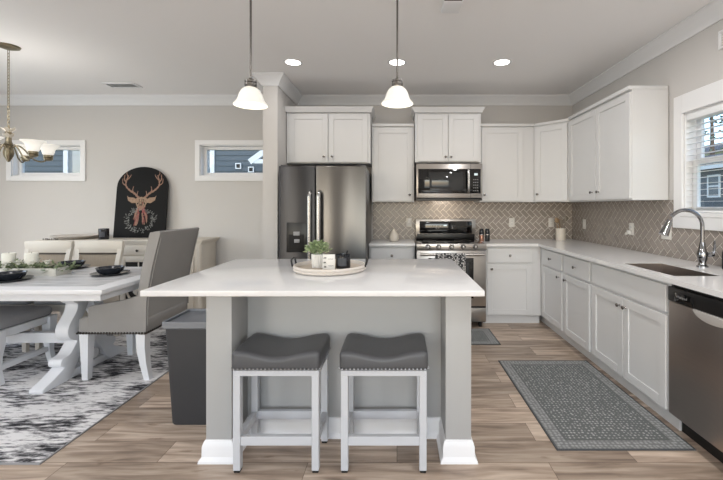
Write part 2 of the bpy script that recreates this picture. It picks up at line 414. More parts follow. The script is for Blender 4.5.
def sweep(path, prof, name, m, z, closed=False):
    """profile (out, up) swept along a level path; 'out' lies to the right of travel"""
    pts = [Vector((p[0], p[1])) for p in path]; n = len(pts); mb = MB(); rings = []
    for i, p in enumerate(pts):
        d0 = (p-pts[i-1]).normalized() if i > 0 else None; d1 = (pts[i+1]-p).normalized() if i < n-1 else None
        if d0 is None: d0 = d1
        if d1 is None: d1 = d0
        n0, n1 = Vector((d0.y, -d0.x)), Vector((d1.y, -d1.x))
        k = n0+n1; k = k/k.dot(n0)
        rings.append([(p.x+k.x*o, p.y+k.y*o, z+u) for o, u in prof])
    q = len(prof); vs = [v for r in rings for v in r]; fs = []
    for i in range(n-1):
        for j in range(q):
            a, b = i*q+j, i*q+(j+1) % q; fs.append((a, b, b+q, a+q))
    fs += [tuple(range(q))[::-1], tuple(range((n-1)*q, n*q))]
    return mb.add(vs, fs).build(name, m, angle=25)
crown = [(0, -.115), (.014, -.115), (.018, -.10), (.03, -.085), (.045, -.06), (.07, -.035), (.085, -.022), (.09, -.012), (.09, 0), (0, 0)]
e = .0005
struct(sweep([(XL, YR), (XL, YB-e), (-1.44-e, YB-e), (-1.44-e, 4.09-e), (-1.283+e, 4.09-e), (-1.283+e, YB-e), (XR-e, YB-e), (XR-e, YR)], crown, 'trim_1', 'trim', CH-e))
base = [(0, 0), (.016, 0), (.016, .10), (.012, .118), (.006, .13), (0, .13)]
struct(sweep([(XL+e, YR), (XL+e, YB-e), (-1.44-e, YB-e), (-1.44-e, 4.09-e), (-1.283+e, 4.09-e), (-1.283+e, YB-e)], base, 'baseboard_back', 'trim', 0))

# ---- windows of the dining wall
def window_back(n, w):
    x0, x1, z0, z1 = w; c = .06
    fr = MB()
    fr.box(x0-c, x0+.002, YB-.02, YB, z0-c, z1+c); fr.box(x1-.002, x1+c, YB-.02, YB, z0-c, z1+c)
    fr.box(x0, x1, YB-.02, YB, z1-.002, z1+c); fr.box(x0, x1, YB-.02, YB, z0-c, z0+.002)
    fr.box(x0, x0+.012, YB, YB+.12, z0, z1); fr.box(x1-.012, x1, YB, YB+.12, z0, z1)
    fr.box(x0, x1, YB, YB+.12, z1-.012, z1); fr.box(x0, x1, YB, YB+.12, z0, z0+.012)
    root = struct(fr.build(f'window_{n}', 'trim', bevel=.002, seg=1))
    s = MB(); a, b = .012, .052
    s.box(x0+a, x0+b, YB+.07, YB+.115, z0+a, z1-a); s.box(x1-b, x1-a, YB+.07, YB+.115, z0+a, z1-a)
    s.box(x0+b, x1-b, YB+.07, YB+.115, z0+a, z0+b); s.box(x0+b, x1-b, YB+.07, YB+.115, z1-b, z1-a)
    s.build('sash', 'trim', root, bevel=.003, seg=1)
    bx(x0+b-.004, x1-b+.004, YB+.094, YB+.098, z0+b-.004, z1-b+.004).build('pane', 'glass', root, smooth=False)
window_back(1, W1); window_back(2, W2)

# ---- sink window with blind
def window_right():
    y0, y1, z0, z1 = W3; c = .088
    f = MB(); X = XR
    f.box(X-.02, X, y1-.002, y1+c, z0-.116, z1+.145); f.box(X-.02, X, y0-c, y0+.002, z0-.116, z1+.145)
    f.box(X-.022, X, y0, y1, z1-.002, z1+.145); f.box(X-.028, X, y0-c-.02, y1+c+.0, z0-.116, z0-.0)
    f.box(X-.034, X+.12, y0, y1, z0-.025, z0+.006)
    f.box(X, X+.12, y1-.012, y1, z0, z1); f.box(X, X+.12, y0, y0+.012, z0, z1); f.box(X, X+.12, y0, y1, z1-.012, z1)
    root = struct(f.build('window_3', 'trim', bevel=.003, seg=1))
    zm = (z0+z1)/2
    def sash(a, b, xo, nm):
        s = MB(); k = .045
        s.box(xo, xo+.03, y0+.012, y0+.012+k, a, b); s.box(xo, xo+.03, y1-.012-k, y1-.012, a, b)
        s.box(xo, xo+.03, y0+.012+k, y1-.012-k, a, a+k); s.box(xo, xo+.03, y0+.012+k, y1-.012-k, b-k, b)
        so = s.build('sash', 'trim', root, bevel=.003, seg=1)
        bx(xo+.012, xo+.016, y0+.012+k-.004, y1-.012-k+.004, a+k-.004, b-k+.004).build('pane', 'glass', so, smooth=False)
    sash(zm-.012, z1-.012, X+.088, 'u'); sash(z0+.006, zm+.03, X+.056, 'l')
window_right()
bl = thing('window_blind', 'white slatted blind hanging open inside the window above the sink', 'blind', (XR+.026, (W3[0]+W3[1])/2, W3[2]+.008))
hw = (W3[1]-W3[0])/2-.016; hh = W3[3]-W3[2]-.02
bx(-.022, .022, -hw, hw, hh-.05, hh).build('headrail', 'blind', bl, bevel=.003)
sl = MB()
for k in range(16):
    z = .04+k*.0445; sl.box(-.022, .022, -hw, hw, z-.0007, z+.0007)
sl.build('slats', 'blind', bl, smooth=False)
bx(-.02, .02, -hw, hw, 0, .016).build('bottom_rail', 'blind', bl, bevel=.003)
for y in (-hw+.09, hw-.09):
    MB().tube([(-.0225, y, .01), (-.0225, y, hh-.02)], .0015, 5).build('ladder_cord', 'blind', bl)

# ---- herringbone splashback as tiles on a grout bed
def herring(rects, Lh=.112, Wh=.056, g=.0058):
    out = []
    c, s = math.cos(-PI/4), math.sin(-PI/4)
    def clip(poly, r):
        for ax, lim, sg in ((0, r[0], 1), (0, r[1], -1), (1, r[2], 1), (1, r[3], -1)):
            res = []
            for i in range(len(poly)):
                a, b = poly[i-1], poly[i]; da, db = sg*(a[ax]-lim), sg*(b[ax]-lim)
                if (da >= 0) != (db >= 0):
                    t = da/(da-db); res.append((a[0]+(b[0]-a[0])*t, a[1]+(b[1]-a[1])*t))
                if db >= 0: res.append(b)
            poly = res
            if len(poly) < 3: return None
        return poly
    for n in range(-90, 91):
        for m in range(-30, 31):
            ox, oy = n*Wh+m*Lh, n*Wh-m*Lh
            for (a0, a1, b0, b1) in ((0, Lh, 0, Wh), (Lh, Lh+Wh, Wh-Lh, Wh)):
                q = [(ox+a0+g/2, oy+b0+g/2), (ox+a1-g/2, oy+b0+g/2), (ox+a1-g/2, oy+b1-g/2), (ox+a0+g/2, oy+b1-g/2)]
                q = [(x*c-y*s+1.5, x*s+y*c+1.1) for x, y in q]
                for r in rects:
                    if max(p[0] for p in q) < r[0] or min(p[0] for p in q) > r[1] or max(p[1] for p in q) < r[2] or min(p[1] for p in q) > r[3]: continue
                    k = clip(q, r)
                    if k: out.append(k)
    return out
def splash(name, rects, P):
    mb = MB()
    for r in rects:
        pts = [(r[0], r[2]), (r[1], r[2]), (r[1], r[3]), (r[0], r[3])]
        mb.add([P(a, b, 0) for a, b in pts]+[P(a, b, .006) for a, b in pts], [(0, 1, 2, 3), (4, 5, 6, 7), (0, 1, 5, 4), (1, 2, 6, 5), (2, 3, 7, 6), (3, 0, 4, 7)])
    mb.cur = 1
    for q in herring(rects):
        n = len(q); mb.add([P(a, b, .0065) for a, b in q]+[P(a, b, .0085) for a, b in q], [tuple(range(n, 2*n))]+[(i, (i+1) % n, (i+1) % n+n, i+n) for i in range(n)])
    return struct(mb.build(name, ['grout', 'tile'], smooth=False))
splash('backsplash_back', [(-.31, XR-.009, .9145, 1.384), (.205, .98, 1.384, 1.43)], lambda a, b, d: (a, YB-d, b))
splash('backsplash_right', [(3.078, YB-.0005, .9145, 1.384), (1.2, 3.078, .9145, 1.158)], lambda a, b, d: (XR-d, a, b))

# ------------------------------------------------------------------ outdoors seen through the windows
struct(bx(-40, 45, -12, 60, -.45, -.35).build('ground_outside', 'grass', smooth=False))
def lap(mb, z1, run0, run1, depth, axis):
    """clapboard wall: lapped boards on the face towards the room, extruded along the wall"""
    n_ = int(z1/.16); d = z1/n_; pts = []
    for k in range(n_): pts += [(-.022, k*d), (0, (k+1)*d)]
    return mb.prism(pts+[(depth, z1), (depth, 0)], run0, run1, axis)
h1 = thing('neighbour_house', 'blue-sided house with white porch gable outside the dining windows', 'house', (-7, 12, -.35))
lap(MB(), 4.6, -8, 7.0, 6, 'x').build('wall', 'siding', h1, smooth=False)
MB().prism([(-.4, 4.6), (6.4, 4.6), (3, 6.6)], -8.4, 7.4, 'x').build('roof', 'roof', h1, smooth=False)
MB().prism([(3.1, 3.0), (5.7, 4.9), (8.3, 3.0)], -1.3, -.03, 'y').build('porch_gable', 'siding', h1, smooth=False)
for x0 in (2.9, 8.5): MB().bar((x0, -1.36, 2.92), (5.7, -1.36, 4.98), .1, .16).build('gable_trim', 'extrim', h1, smooth=False)
bx(3.0, 8.4, -1.4, -1.3, 2.88, 3.0).build('porch_beam', 'extrim', h1, smooth=False)
for x in (3.35, 8.0): bx(x-.1, x+.1, -1.35, -1.15, 0, 2.9).build('porch_post', 'extrim', h1, smooth=False)
for x in (-3.4, 1.2): bx(x-.07, x+.07, -.05, 0, 0, 4.5).build('corner_board', 'extrim', h1, smooth=False)
for x, z in ((2.02, 2.95), (2.42, 2.84)):
    f = MB()
    for a0, a1, b0, b1 in ((-.09, -.06, -.09, .09), (.06, .09, -.09, .09), (-.06, .06, .06, .09), (-.06, .06, -.09, -.06)): f.box(x+a0, x+a1, -.06, 0, z+b0, z+b1)
    wf = f.build('window_frame', 'extrim', h1, smooth=False); bx(x-.06, x+.06, -.04, -.001, z-.06, z+.06).build('pane', 'darkgap', wf, smooth=False)
h2 = thing('neighbour_house', 'dark blue-sided house with white window seen through the sink window', 'house', (14, 8, -.35))
lap(MB(), 3.45, -3, 22, 4, 'y').build('wall', 'siding', h2, smooth=False)
MB().prism([(-.4, 3.45), (4.4, 3.45), (2, 4.3)], -3.4, 22.4, 'y').build('roof', 'roof', h2, smooth=False)
bx(-.42, -.36, -3.4, 22.4, 3.32, 3.5).build('fascia', 'extrim', h2, smooth=False)
for y in (8.8, 3.0, 14.5):
    f = MB()
    for a0, a1, b0, b1 in ((-.34, -.27, -.5, .5), (.27, .34, -.5, .5), (-.27, .27, .43, .5), (-.27, .27, -.5, -.43), (-.27, .27, -.03, .03)): f.box(-.06, 0, y+a0, y+a1, 2.58+b0, 2.58+b1)
    wf = f.build('window_frame', 'extrim', h2, smooth=False); bx(-.04, -.002, y-.27, y+.27, 2.15, 3.0).build('pane', 'dimpane', wf, smooth=False)
h3 = thing('neighbour_house', 'pale yellow-green house rising behind the dark blue one outside the sink window', 'house', (30, 36, -.35))
lap(MB(), 6.8, -8, 10, 8, 'y').build('wall', 'siding2', h3, smooth=False)
MB().prism([(-.5, 6.8), (8.5, 6.8), (4, 8.4)], -8.5, 10.5, 'y').build('roof', 'roof', h3, smooth=False)
def pine(loc, h, label):
    t = thing('pine_tree', label, 'tree', loc, 0)
    MB().tube([(0, 0, 0), (.05, 0, h*.5), (0, .05, h)], [.2, .14, .03], 8).build('trunk', 'bark', t)
    f = MB()
    for k in range(260):
        z = h*random.uniform(.3, 1); rr = (1.05-z/h)*h*.36+.2; a = random.uniform(0, 2*PI); q = rr*random.uniform(.2, 1)
        p = Vector((q*math.cos(a), q*math.sin(a), z-q*.15)); d = Vector((math.cos(a), math.sin(a), random.uniform(-.5, .3)))
        u = d.orthogonal().normalized()*random.uniform(.06, .14); l = random.uniform(.25, .6)
        v = d.cross(u).normalized()*.1
        f.add([p-u, p+u, p+d*l+v, p+d*l*.6-v], [(0, 1, 2), (0, 1, 3), (0, 2, 3), (1, 2, 3)])
    f.build('foliage', 'pine', t, smooth=False)
pine((22.3, 27, -.35), 11, 'tall dark pine seen at the top of the sink window')
pine((24.5, 34.5, -.35), 11.5, 'farther pine behind the houses outside the sink window')

# ------------------------------------------------------------------ kitchen cabinets
def shaker(x0, x1, z0, z1, y=0, rail=.06, t=.02):
    """shaker front whose face lies at y-t, body behind"""
    mb = MB(); f = y-t
    mb.box(x0, x0+rail, f, y, z0, z1); mb.box(x1-rail, x1, f, y, z0, z1)
    mb.box(x0+rail, x1-rail, f, y, z0, z0+rail); mb.box(x0+rail, x1-rail, f, y, z1-rail, z1)
    mb.box(x0+rail, x1-rail, f+.007, y, z0+rail, z1-rail)
    return mb
def knob(par, x, z, y):
    return MB().lathe([(.008, 0), (.005, .006), (.005, .014), (.013, .02), (.014, .026), (.009, .03), (0, .031)], 12, (x, y, z), '-y').build('knob', 'knob', par)
def door(par, x0, x1, z0, z1, kx=None, kz=None, y=0):
    d = shaker(x0, x1, z0, z1, y).build('door', 'cab', par, bevel=.0015, seg=1)
    if kx is not None: knob(d, kx, kz, y-.02)
    return d
def drawer(par, x0, x1, z0, z1, kn=True, y=0):
    d = bx(x0, x1, y-.02, y, z0, z1).build('drawer', 'cab', par, bevel=.002, seg=1)
    if kn: knob(d, (x0+x1)/2, (z0+z1)/2, y-.02)
    return d
# wall cabinets: local x along the front, face frame at y=0, box behind
def wall_cab(loc, wd, dp, ht, label, doors, rz=0, crownup=None, side_skin=None):
    t = thing('wall_cabinet', label, 'cabinet', loc, rz, None)
    bx(0, wd, 0, dp, 0, ht).build('body', 'cab', t, bevel=.0015, seg=1)
    for d in doors: door(t, d[0], d[1], .012, ht-.02, *(d[2:] if len(d) > 2 else ()))
    if crownup == 'flare':
        prof = [(0, 0), (.012, 0), (.018, .02), (.035, .045), (.04, .058), (0, .058)]
        mb = sweep([(0, dp), (0, -.02), (wd, -.02), (wd, dp)], prof, 'crown_moulding', 'cab', ht)
        mb.parent = t
        bx(0, wd, -.02, dp, ht, ht+.02).build('top_panel', 'cab', t, smooth=False)
    elif crownup:
        bx(-.0, wd, -.028, dp, ht, ht+crownup).build('top_trim', 'cab', t, bevel=.004, seg=2)
    return t
wall_cab((-1.275, 4.41, 1.83), .965, .475, .586, 'white double-door wall cabinet above the refrigerator', [(.03, .478, .435, .075), (.486, .935, .53, .075)], 0, 'flare')
wall_cab((-.302, 4.58, 1.384), .507, .305, .905, 'white single-door wall cabinet between refrigerator and microwave', [(.02, .487, .452, .085)], 0, .033)
wall_cab((.213, 4.485, 1.85), .774, .40, .58, 'white two-door wall cabinet directly above the microwave', [(.03, .383, .355, .06), (.391, .744, .418, .06)], 0, 'flare')
wall_cab((.993, 4.58, 1.384), .65, .305, .905, 'white single-door wall cabinet right of the microwave', [(.02, .515, .05, .085)], 0, .033)
# corner cabinet, diagonal front
cc = thing('corner_cabinet', 'white diagonal corner wall cabinet with one door', 'cabinet', (1.645, 4.58, 1.384))
a = Vector((1.645, 4.58)); b = Vector((1.945, 4.28)); ln = (b-a).length
MB().prism([(0, 0), (.30, -.30), (.6, -.30), (.6, .302), (0, .302)], 0, .905, 'z').build('body', 'cab', cc, bevel=.0015, seg=1)
MB().prism([(0, -.02), (.286, -.304), (.6, -.304), (.6, .302), (0, .302)], .905, .938, 'z').build('top_trim', 'cab', cc, bevel=.004)
dd = shaker(.025, ln-.025, .012, .885).build('door', 'cab', cc, bevel=.0015, seg=1); dd.rotation_euler = (0, 0, R(-45)); dd.location = (0, 0, 0)
kk = knob(dd, .06, .09, -.02)
wall_cab((1.945, 4.275, 1.384), 1.125, .30, .915, 'white two-door wall cabinet on the right wall beside the sink window', [(.015, .575, .52, .085), (.583, 1.12, .64, .085)], R(-90), .033)

# base cabinets
def base_cab(loc, wd, dp, label, rz=0, fronts=(), open_top=False):
    t = thing('base_cabinet', label, 'cabinet', loc, rz)
    if open_top:
        mb = MB(); k = .018
        mb.box(0, k, 0, dp, .10, .884); mb.box(wd-k, wd, 0, dp, .10, .884); mb.box(k, wd-k, 0, dp, .10, .10+k); mb.box(k, wd-k, dp-k, dp, .118, .884); mb.box(k, wd-k, 0, k, .118, .884)
        mb.build('body', 'cab', t)
    else: bx(0, wd, 0, dp, .10, .884).build('body', 'cab', t, bevel=.0015, seg=1)
    bx(0, wd, .05, .065, 0, .10).build('toe_kick', 'cab', t, smooth=False)
    for f in fronts:
        if f[0] == 'w': drawer(t, *f[1:5], kn=f[5])
        else: door(t, *f[1:])
    return t
base_cab((-.315, 4.30, 0), .515, .575, 'white base cabinet between refrigerator and range', 0, [('w', .02, .495, .70, .862, True), ('d', .02, .495, .115, .68, .45, .63)])
base_cab((.985, 4.30, 0), .64, .575, 'white base cabinet with drawer just right of the range', 0, [('w', .03, .53, .70, .862, True), ('d', .03, .53, .115, .68, .075, .63)])
base_cab((1.626, 4.86, 0), 1.165, .60, 'white base cabinet nearest the kitchen corner with its door knob at right', R(-90), [('w', .63, 1.135, .70, .862, True), ('d', .63, 1.135, .115, .68, 1.08, .63)])
base_cab((1.626, 3.69, 0), .525, .60, 'white base cabinet in the middle of the right run, knob at left', R(-90), [('w', .02, .50, .70, .862, True), ('d', .02, .50, .115, .68, .07, .63)])
base_cab((1.626, 3.16, 0), .90, .60, 'white sink base cabinet with two doors beside the dishwasher', R(-90), [('w', .02, .88, .70, .862, False), ('d', .02, .447, .115, .68, .415, .62), ('d', .453, .88, .115, .68, .485, .62)], open_top=True)

# worktops
wt = MB(); sx0, sx1, sy0, sy1 = 1.66, 1.945, 2.28, 2.80
wt.box(.98, 1.577, 4.25, YB-.009, .885, .914)
wt.box(1.577, XR-.009, sy1, YB-.009, .885, .914); wt.box(1.577, sx0, sy0, sy1, .885, .914); wt.box(sx1, XR-.009, sy0, sy1, .885, .914); wt.box(1.577, XR-.009, 1.2, sy0, .885, .914)
def weld(bm):
    bmesh.ops.remove_doubles(bm, verts=bm.verts, dist=1e-5)
tag(wt.build('worktop', 'quartz', post=weld, smooth=False), 'white L-shaped quartz worktop running from the range past the sink', 'worktop')
tag(bx(-.315, .205, 4.25, YB-.009, .885, .914).build('worktop', 'quartz', bevel=.003), 'short white quartz worktop between refrigerator and range', 'worktop')
# sink
sk = thing('kitchen_sink', 'stainless undermount sink set in the white worktop', 'sink', (1.8025, 2.54, .70))
ax, ay = .1415, .2590
s_ = MB(); s_.box(-ax, ax, -ay, ay, 0, .004); s_.box(-ax, -ax+.004, -ay, ay, 0, .2115); s_.box(ax-.004, ax, -ay, ay, 0, .2115); s_.box(-ax, ax, -ay, -ay+.004, 0, .2115); s_.box(-ax, ax, ay-.004, ay, 0, .2115)
s_.build('basin', 'steel_dw', sk)
MB().lathe([(.045, .004), (.045, .007), (.03, .007), (.02, .005), (0, .005)], 18).build('drain', 'bright', sk)
# faucet
fa = thing('kitchen_faucet', 'chrome gooseneck pull-down faucet standing behind the sink', 'faucet', (2.10, 2.62, .914))
MB().lathe([(.034, 0), (.034, .008), (.026, .014), (.021, .03), (.03, .06), (.033, .09), (.025, .115), (.019, .15), (.016, .17)], 20).build('body', 'chrome', fa)
arc = [(0, 0, .16), (0, 0, .28)]+[(-.118+.118*math.cos(t), 0, .28+.112*math.sin(t)) for t in [PI*k/14 for k in range(1, 12)]]

MB().tube(arc, .0125, 12).build('gooseneck', 'chrome', fa)
MB().tube([(-.226, 0, .325), (-.234, 0, .30), (-.25, 0, .262), (-.268, 0, .222)], [.015, .02, .025, .031], 14).build('spray_head', 'chrome', fa)
MB().tube([(.02, -.01, .085), (.045, -.02, .088), (.06, -.026, .088)], [.016, .017, .014], 10).build('valve', 'chrome', fa)
MB().tube([(.055, -.024, .09), (.06, -.03, .14), (.05, -.04, .185)], [.009, .008, .006], 8).build('handle', 'chrome', fa)
sb = thing('soap_bottle', 'black soap bottle at the right edge of the worktop behind the faucet', 'bottle', (2.185, 2.515, .914))
MB().lathe([(.03, 0), (.032, .006), (.032, .11), (.026, .125), (.012, .13), (.012, .15), (0, .15)], 16).build('bottle_body', 'black', sb)
MB().tube([(0, 0, .148), (0, 0, .175), (-.03, 0, .178)], .006, 8).build('pump', 'black', sb)

# dishwasher
dw = thing('dishwasher', 'stainless dishwasher under the worktop at the right edge', 'dishwasher', (1.636, 2.255, 0), R(-90))
W_ = .60
bx(.004, W_-.004, .0, .58, .10, .87).build('tub', 'steel_dw', dw, smooth=False)
bx(.003, W_-.003, -.03, .0, .115, .775).build('door_panel', 'steel_dw', dw, bevel=.004)
bx(.003, W_-.003, -.036, .0, .778, .862).build('control_panel', 'black', dw, bevel=.006)
bx(.06, .20, -.0385, -.036, .785, .838).build('button_strip', 'blackglass', dw, bevel=.001)
bx(.02, W_-.02, -.012, .0, .862, .882).build('vent_gap', 'darkgap', dw, smooth=False)
pk = []
for k in range(13):
    t = PI*k/12; pk.append((.33-.13*math.cos(t), .778-.05*math.sin(t)))
MB().prism(pk, -.044, -.03, 'y').build('handle_pocket', 'pocket', dw, bevel=.003)
bx(.0, W_, .05, .07, 0, .11).build('toe_kick', 'black', dw, smooth=False)
def text(s, size, par, loc, rot, m, name='lettering', ex=.0006):
    c = bpy.data.curves.new(name, 'FONT'); c.body = s; c.size = size; c.align_x = 'CENTER'; c.align_y = 'CENTER'; c.extrude = ex
    o = bpy.data.objects.new(name, c); COL.objects.link(o)
    me = bpy.data.meshes.new_from_object(o); bpy.data.objects.remove(o)
    me.materials.append(M[m]); q = bpy.data.objects.new(name, me); COL.objects.link(q); q.location = loc; q.rotation_euler = rot
    if par is not None: q.parent = par
    return q
text('Whirlpool', .02, dw, (.115, -.0392, .816), (R(90), 0, 0), 'greyprint')

# ------------------------------------------------------------------ refrigerator, range, microwave
fr = thing('refrigerator', 'stainless side-by-side refrigerator with black water dispenser', 'refrigerator', (-.772, 3.95, 0))
hw = .4535
bx(-hw+.004, hw-.004, .075, .85, .02, 1.735).build('cabinet', 'steel_dark', fr, bevel=.004)
bx(-hw+.02, hw-.02, .05, .09, 0, .08).build('toe_grille', 'black', fr, smooth=False)
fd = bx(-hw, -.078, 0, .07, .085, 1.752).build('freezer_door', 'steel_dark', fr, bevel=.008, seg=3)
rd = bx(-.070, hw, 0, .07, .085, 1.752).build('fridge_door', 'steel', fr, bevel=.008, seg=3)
def fhandle(x, par):
    mb = MB(); mb.tube(crom([(x, 0, .60), (x, -.045, .63), (x, -.055, .75), (x, -.055, 1.1), (x, -.055, 1.40), (x, -.045, 1.46), (x, 0, 1.485)], 4, False), .0185, 10)
    mb.build('handle', 'bright', par)
fhandle(-.125, fd); fhandle(-.028, rd)
dp = bx(-.372, -.162, -.006, 0, .855, 1.165).build('dispenser', 'black', fd, bevel=.004)
bx(-.345, -.19, -.008, -.006, .885, 1.04).build('dispenser_recess', 'darkgap', dp, bevel=.004)
bx(-.30, -.235, -.012, -.006, 1.03, 1.07).build('display', 'greyprint', dp, bevel=.002)
bx(-.29, -.235, -.02, -.008, .955, .992).build('paddle', 'greyprint', dp, bevel=.003)
for s in (-1, 1): bx(s*.4-.04, s*.4+.04, .02, .1, 1.735, 1.765).build('hinge_cover', 'steel_dark', fr, bevel=.004)

rg = thing('range', 'stainless electric range with black glass cooktop below the microwave', 'range', (.593, 4.15, 0))
h = .38
bx(-h, h, .03, .70, .06, .905).build('body', 'steel_dark', rg, bevel=.003)
bx(-h, h, .0, .64, .905, .922).build('cooktop', 'blackglass', rg, bevel=.003)
kp = bx(-h, h, -.012, .035, .858, .925).build('knob_panel', 'steel_h', rg, bevel=.004)
for x in (-.257, -.14, .0, .125, .257):
    kb = MB().lathe([(.028, 0), (.028, .01), (.023, .014), (.022, .034), (.017, .038), (0, .038)], 16, (x, -.012, .892), '-y').build('knob', 'steel', kp)
    bx(x-.004, x+.004, -.056, -.012, .874, .91).build('grip', 'bright', kb, bevel=.002)
od = bx(-h+.004, h-.004, -.005, .03, .245, .852).build('oven_door', 'steel_h', rg, bevel=.004)
bx(-.25, .24, -.008, -.005, .33, .77).build('oven_window', 'blackglass', od, bevel=.001)
bx(-.20, .19, -.0095, -.008, .38, .72).build('inner_pane', 'ovenglass', od, bevel=.001)
hd = MB(); hd.tube([(-.345, -.055, .812), (.345, -.055, .812)], .014, 10)
for x in (-.32, .32): hd.box(x-.012, x+.012, -.055, -.004, .802, .822)
hd.build('handle', 'steel_h', od)
bx(-h+.004, h-.004, -.005, .03, .075, .225).build('drawer', 'steel_h', rg, bevel=.004)
bx(-h+.004, h-.004, .005, .03, .225, .245).build('drawer_gap', 'black', rg, smooth=False)
for x in (-.33, .33):
    for y in (.08, .62): MB().lathe([(.02, 0), (.02, .06)], 10, (x, y, 0)).build('foot', 'black', rg)
bg_ = bx(-.357, .393, .63, .70, .922, 1.173).build('backguard', 'steel_h', rg, bevel=.006)
bx(-.31, .345, .625, .632, .99, 1.145).build('control_glass', 'blackglass', bg_, bevel=.002)
bx(-.345, .38, .622, .63, .922, .985).build('lower_rail', 'black', bg_, bevel=.002)
dg = MB()
for x in (-.16, -.13, -.10, -.16, -.13, -.10, -.07, -.05, .02, .10, .13, .13, .10):
    z = random.choice((1.06, 1.085)); dg.box(x-.007, x+.007, .6242, .6252, z-.003, z+.003)
dg.build('button_marks', 'greyprint', bg_, smooth=False)
bx(-.01, .03, .6235, .6252, 1.085, 1.1).build('clock_display', 'display', bg_, smooth=False)
for x, y, r_ in ((-.2, .17, .1), (.2, .17, .085), (-.2, .45, .075), (.2, .45, .1)):
    MB().tube([(x+r_*math.cos(q), y+r_*math.sin(q), .922) for q in [2*PI*k/28 for k in range(28)]], .0008, 4, True).build('burner_ring', 'burner', rg)
tw = MB(); hw2 = .16
path = [(-.038, .60), (-.037, .70), (-.039, .80), (-.045, .824), (-.055, .829), (-.066, .824), (-.071, .80), (-.073, .70), (-.074, .55), (-.075, .46)]
n = 14; vs = []; fs = []
for i, (y, z) in enumerate(path):
    for k in range(n+1):
        u = k/n; vs.append((-.02+hw2*(2*u-1), y+.004*math.sin(u*17)*(1 if i > 5 else .2)*(.2+abs(z-.82)*2), z))
for i in range(len(path)-1):
    for k in range(n): q = i*(n+1)+k; fs.append((q, q+1, q+n+2, q+n+1))
tw.add(vs, fs); two = tw.build('dish_towel', 'towel', angle=80)
two.location = (.593, 4.15, 0); so = two.modifiers.new('thickness', 'SOLIDIFY'); so.thickness = .003; so.offset = 0
tag(two, 'black and white patterned dish towel hung over the oven handle', 'towel')

mw = thing('microwave', 'stainless over-the-range microwave under the wall cabinet', 'microwave', (.604, 4.40, 1.418))
h = .38
bx(-h, h, .02, .47, 0, .405).build('body', 'steel_dark', mw, bevel=.003)
dm = bx(-h, h, -.012, .02, .012, .405).build('door', 'steel_h', mw, bevel=.004)
bx(-h+.02, h-.02, -.014, -.012, .062, .345).build('front_glass', 'blackglass', dm, bevel=.001)
bx(-.23, .16, -.0155, -.014, .095, .305).build('view_window', 'ovenglass', dm, bevel=.001)
MB().tube(crom([(.215, -.012, .07), (.215, -.045, .095), (.215, -.055, .2), (.215, -.045, .315), (.215, -.012, .34)], 5, False), .014, 10).build('handle', 'bright', dm)
bx(.285, .325, -.0155, -.014, .27, .295).build('clock_display', 'display', dm, smooth=False)
kb = MB()
for i in range(3):
    for j in range(5): kb.box(.275+i*.022, .287+i*.022, -.0150, -.014, .09+j*.032, .098+j*.032)
kb.build('key_marks', 'greyprint', dm, smooth=False)
bx(.243, .246, -.0145, -.0115, .012, .405).build('door_split', 'darkgap', dm, smooth=False)
bx(-h, h, .0, .45, -.018, 0).build('vent_base', 'black', mw, smooth=False)
ml = bx(-.08, .08, .20, .26, -.021, -.018).build('cooktop_lamp', 'blackglass', mw, smooth=False)
l = area('microwave_lamp', (.60, 4.60, 1.388), (R(35), 0, 0), .22, .06, 1.0, (1, .84, .68))

# ------------------------------------------------------------------ island
isl = thing('kitchen_island', 'white kitchen island with quartz top and open knee space', 'kitchen island', (-.42, 2.0, 0))
ox, oy = .42, -2.0
def ib(x0, x1, y0, y1, z0, z1): return bx(x0+ox, x1+ox, y0+oy, y1+oy, z0, z1)
ib(-1.27, .434, 1.88, 3.03, .885, .914).build('worktop', 'quartz', isl, bevel=.004, seg=3)
ib(-1.0, .389, 2.21, 2.98, 0, .885).build('cabinet_body', 'island', isl, bevel=.002)
ib(-1.0, -.866, 1.995, 2.21, 0, .885).build('post', 'island', isl, bevel=.002)
ib(.255, .389, 1.995, 2.21, 0, .885).build('post', 'island', isl, bevel=.002)
bp = [(0, 0), (.03, 0), (.028, .012), (.016, .028), (.015, .078), (.012, .09), (.006, .106), (0, .11)]
def P(*pts): return [(x+ox, y+oy) for x, y in pts]
bb = sweep(P((-1.0, 2.98), (-1.0, 1.995), (-.866, 1.995), (-.866, 2.21), (.255, 2.21), (.255, 1.995), (.389, 1.995), (.389, 2.98)), bp, 'baseboard', 'trim', 0)
bb.parent = isl
for k in range(3):
    x0 = -.96+k*.455
    q = shaker(-(x0+.43)-ox, -x0-ox, .12, .85).build('door', 'island', isl, bevel=.0015, seg=1); q.rotation_euler = (0, 0, PI); q.location = (0, 2.98+oy, 0)
    knob(q, -(x0+.05)-ox, .78, -.02)

# stools
st = thing('counter_stool', 'grey saddle-seat counter stool at the left of the island knee space', 'stool', (-.604, 2.035, 0), 0, None)
fwx, y0, y1, lw = .214, -.137, .137, .036
for sx in (-1, 1):
    for yy in (y0, y1):
        lg = MB()
        xa = sx*fwx; lg.box(min(xa, xa-sx*lw), max(xa, xa-sx*lw), min(yy, yy-math.copysign(lw, yy)), max(yy, yy-math.copysign(lw, yy)), .012, .485)
        lo = lg.build('leg', 'stoolframe', st, bevel=.002, seg=1)
        cx_, cy_ = xa-sx*lw/2, yy-math.copysign(lw, yy)/2
        bx(cx_-.015, cx_+.015, cy_-.015, cy_+.015, 0, .012).build('foot_cap', 'foot', lo, bevel=.002)
i = fwx-lw
for yy in (y0+.004, y1-.004-.028): bx(-i, i, yy, yy+.028, .135, .18).build('rail', 'stoolframe', st, bevel=.002, seg=1)
for sx in (-1, 1): bx(sx*(fwx-.018)-.014, sx*(fwx-.018)+.014, y0+lw, y1-lw, .135, .18).build('rail', 'stoolframe', st, bevel=.002, seg=1)
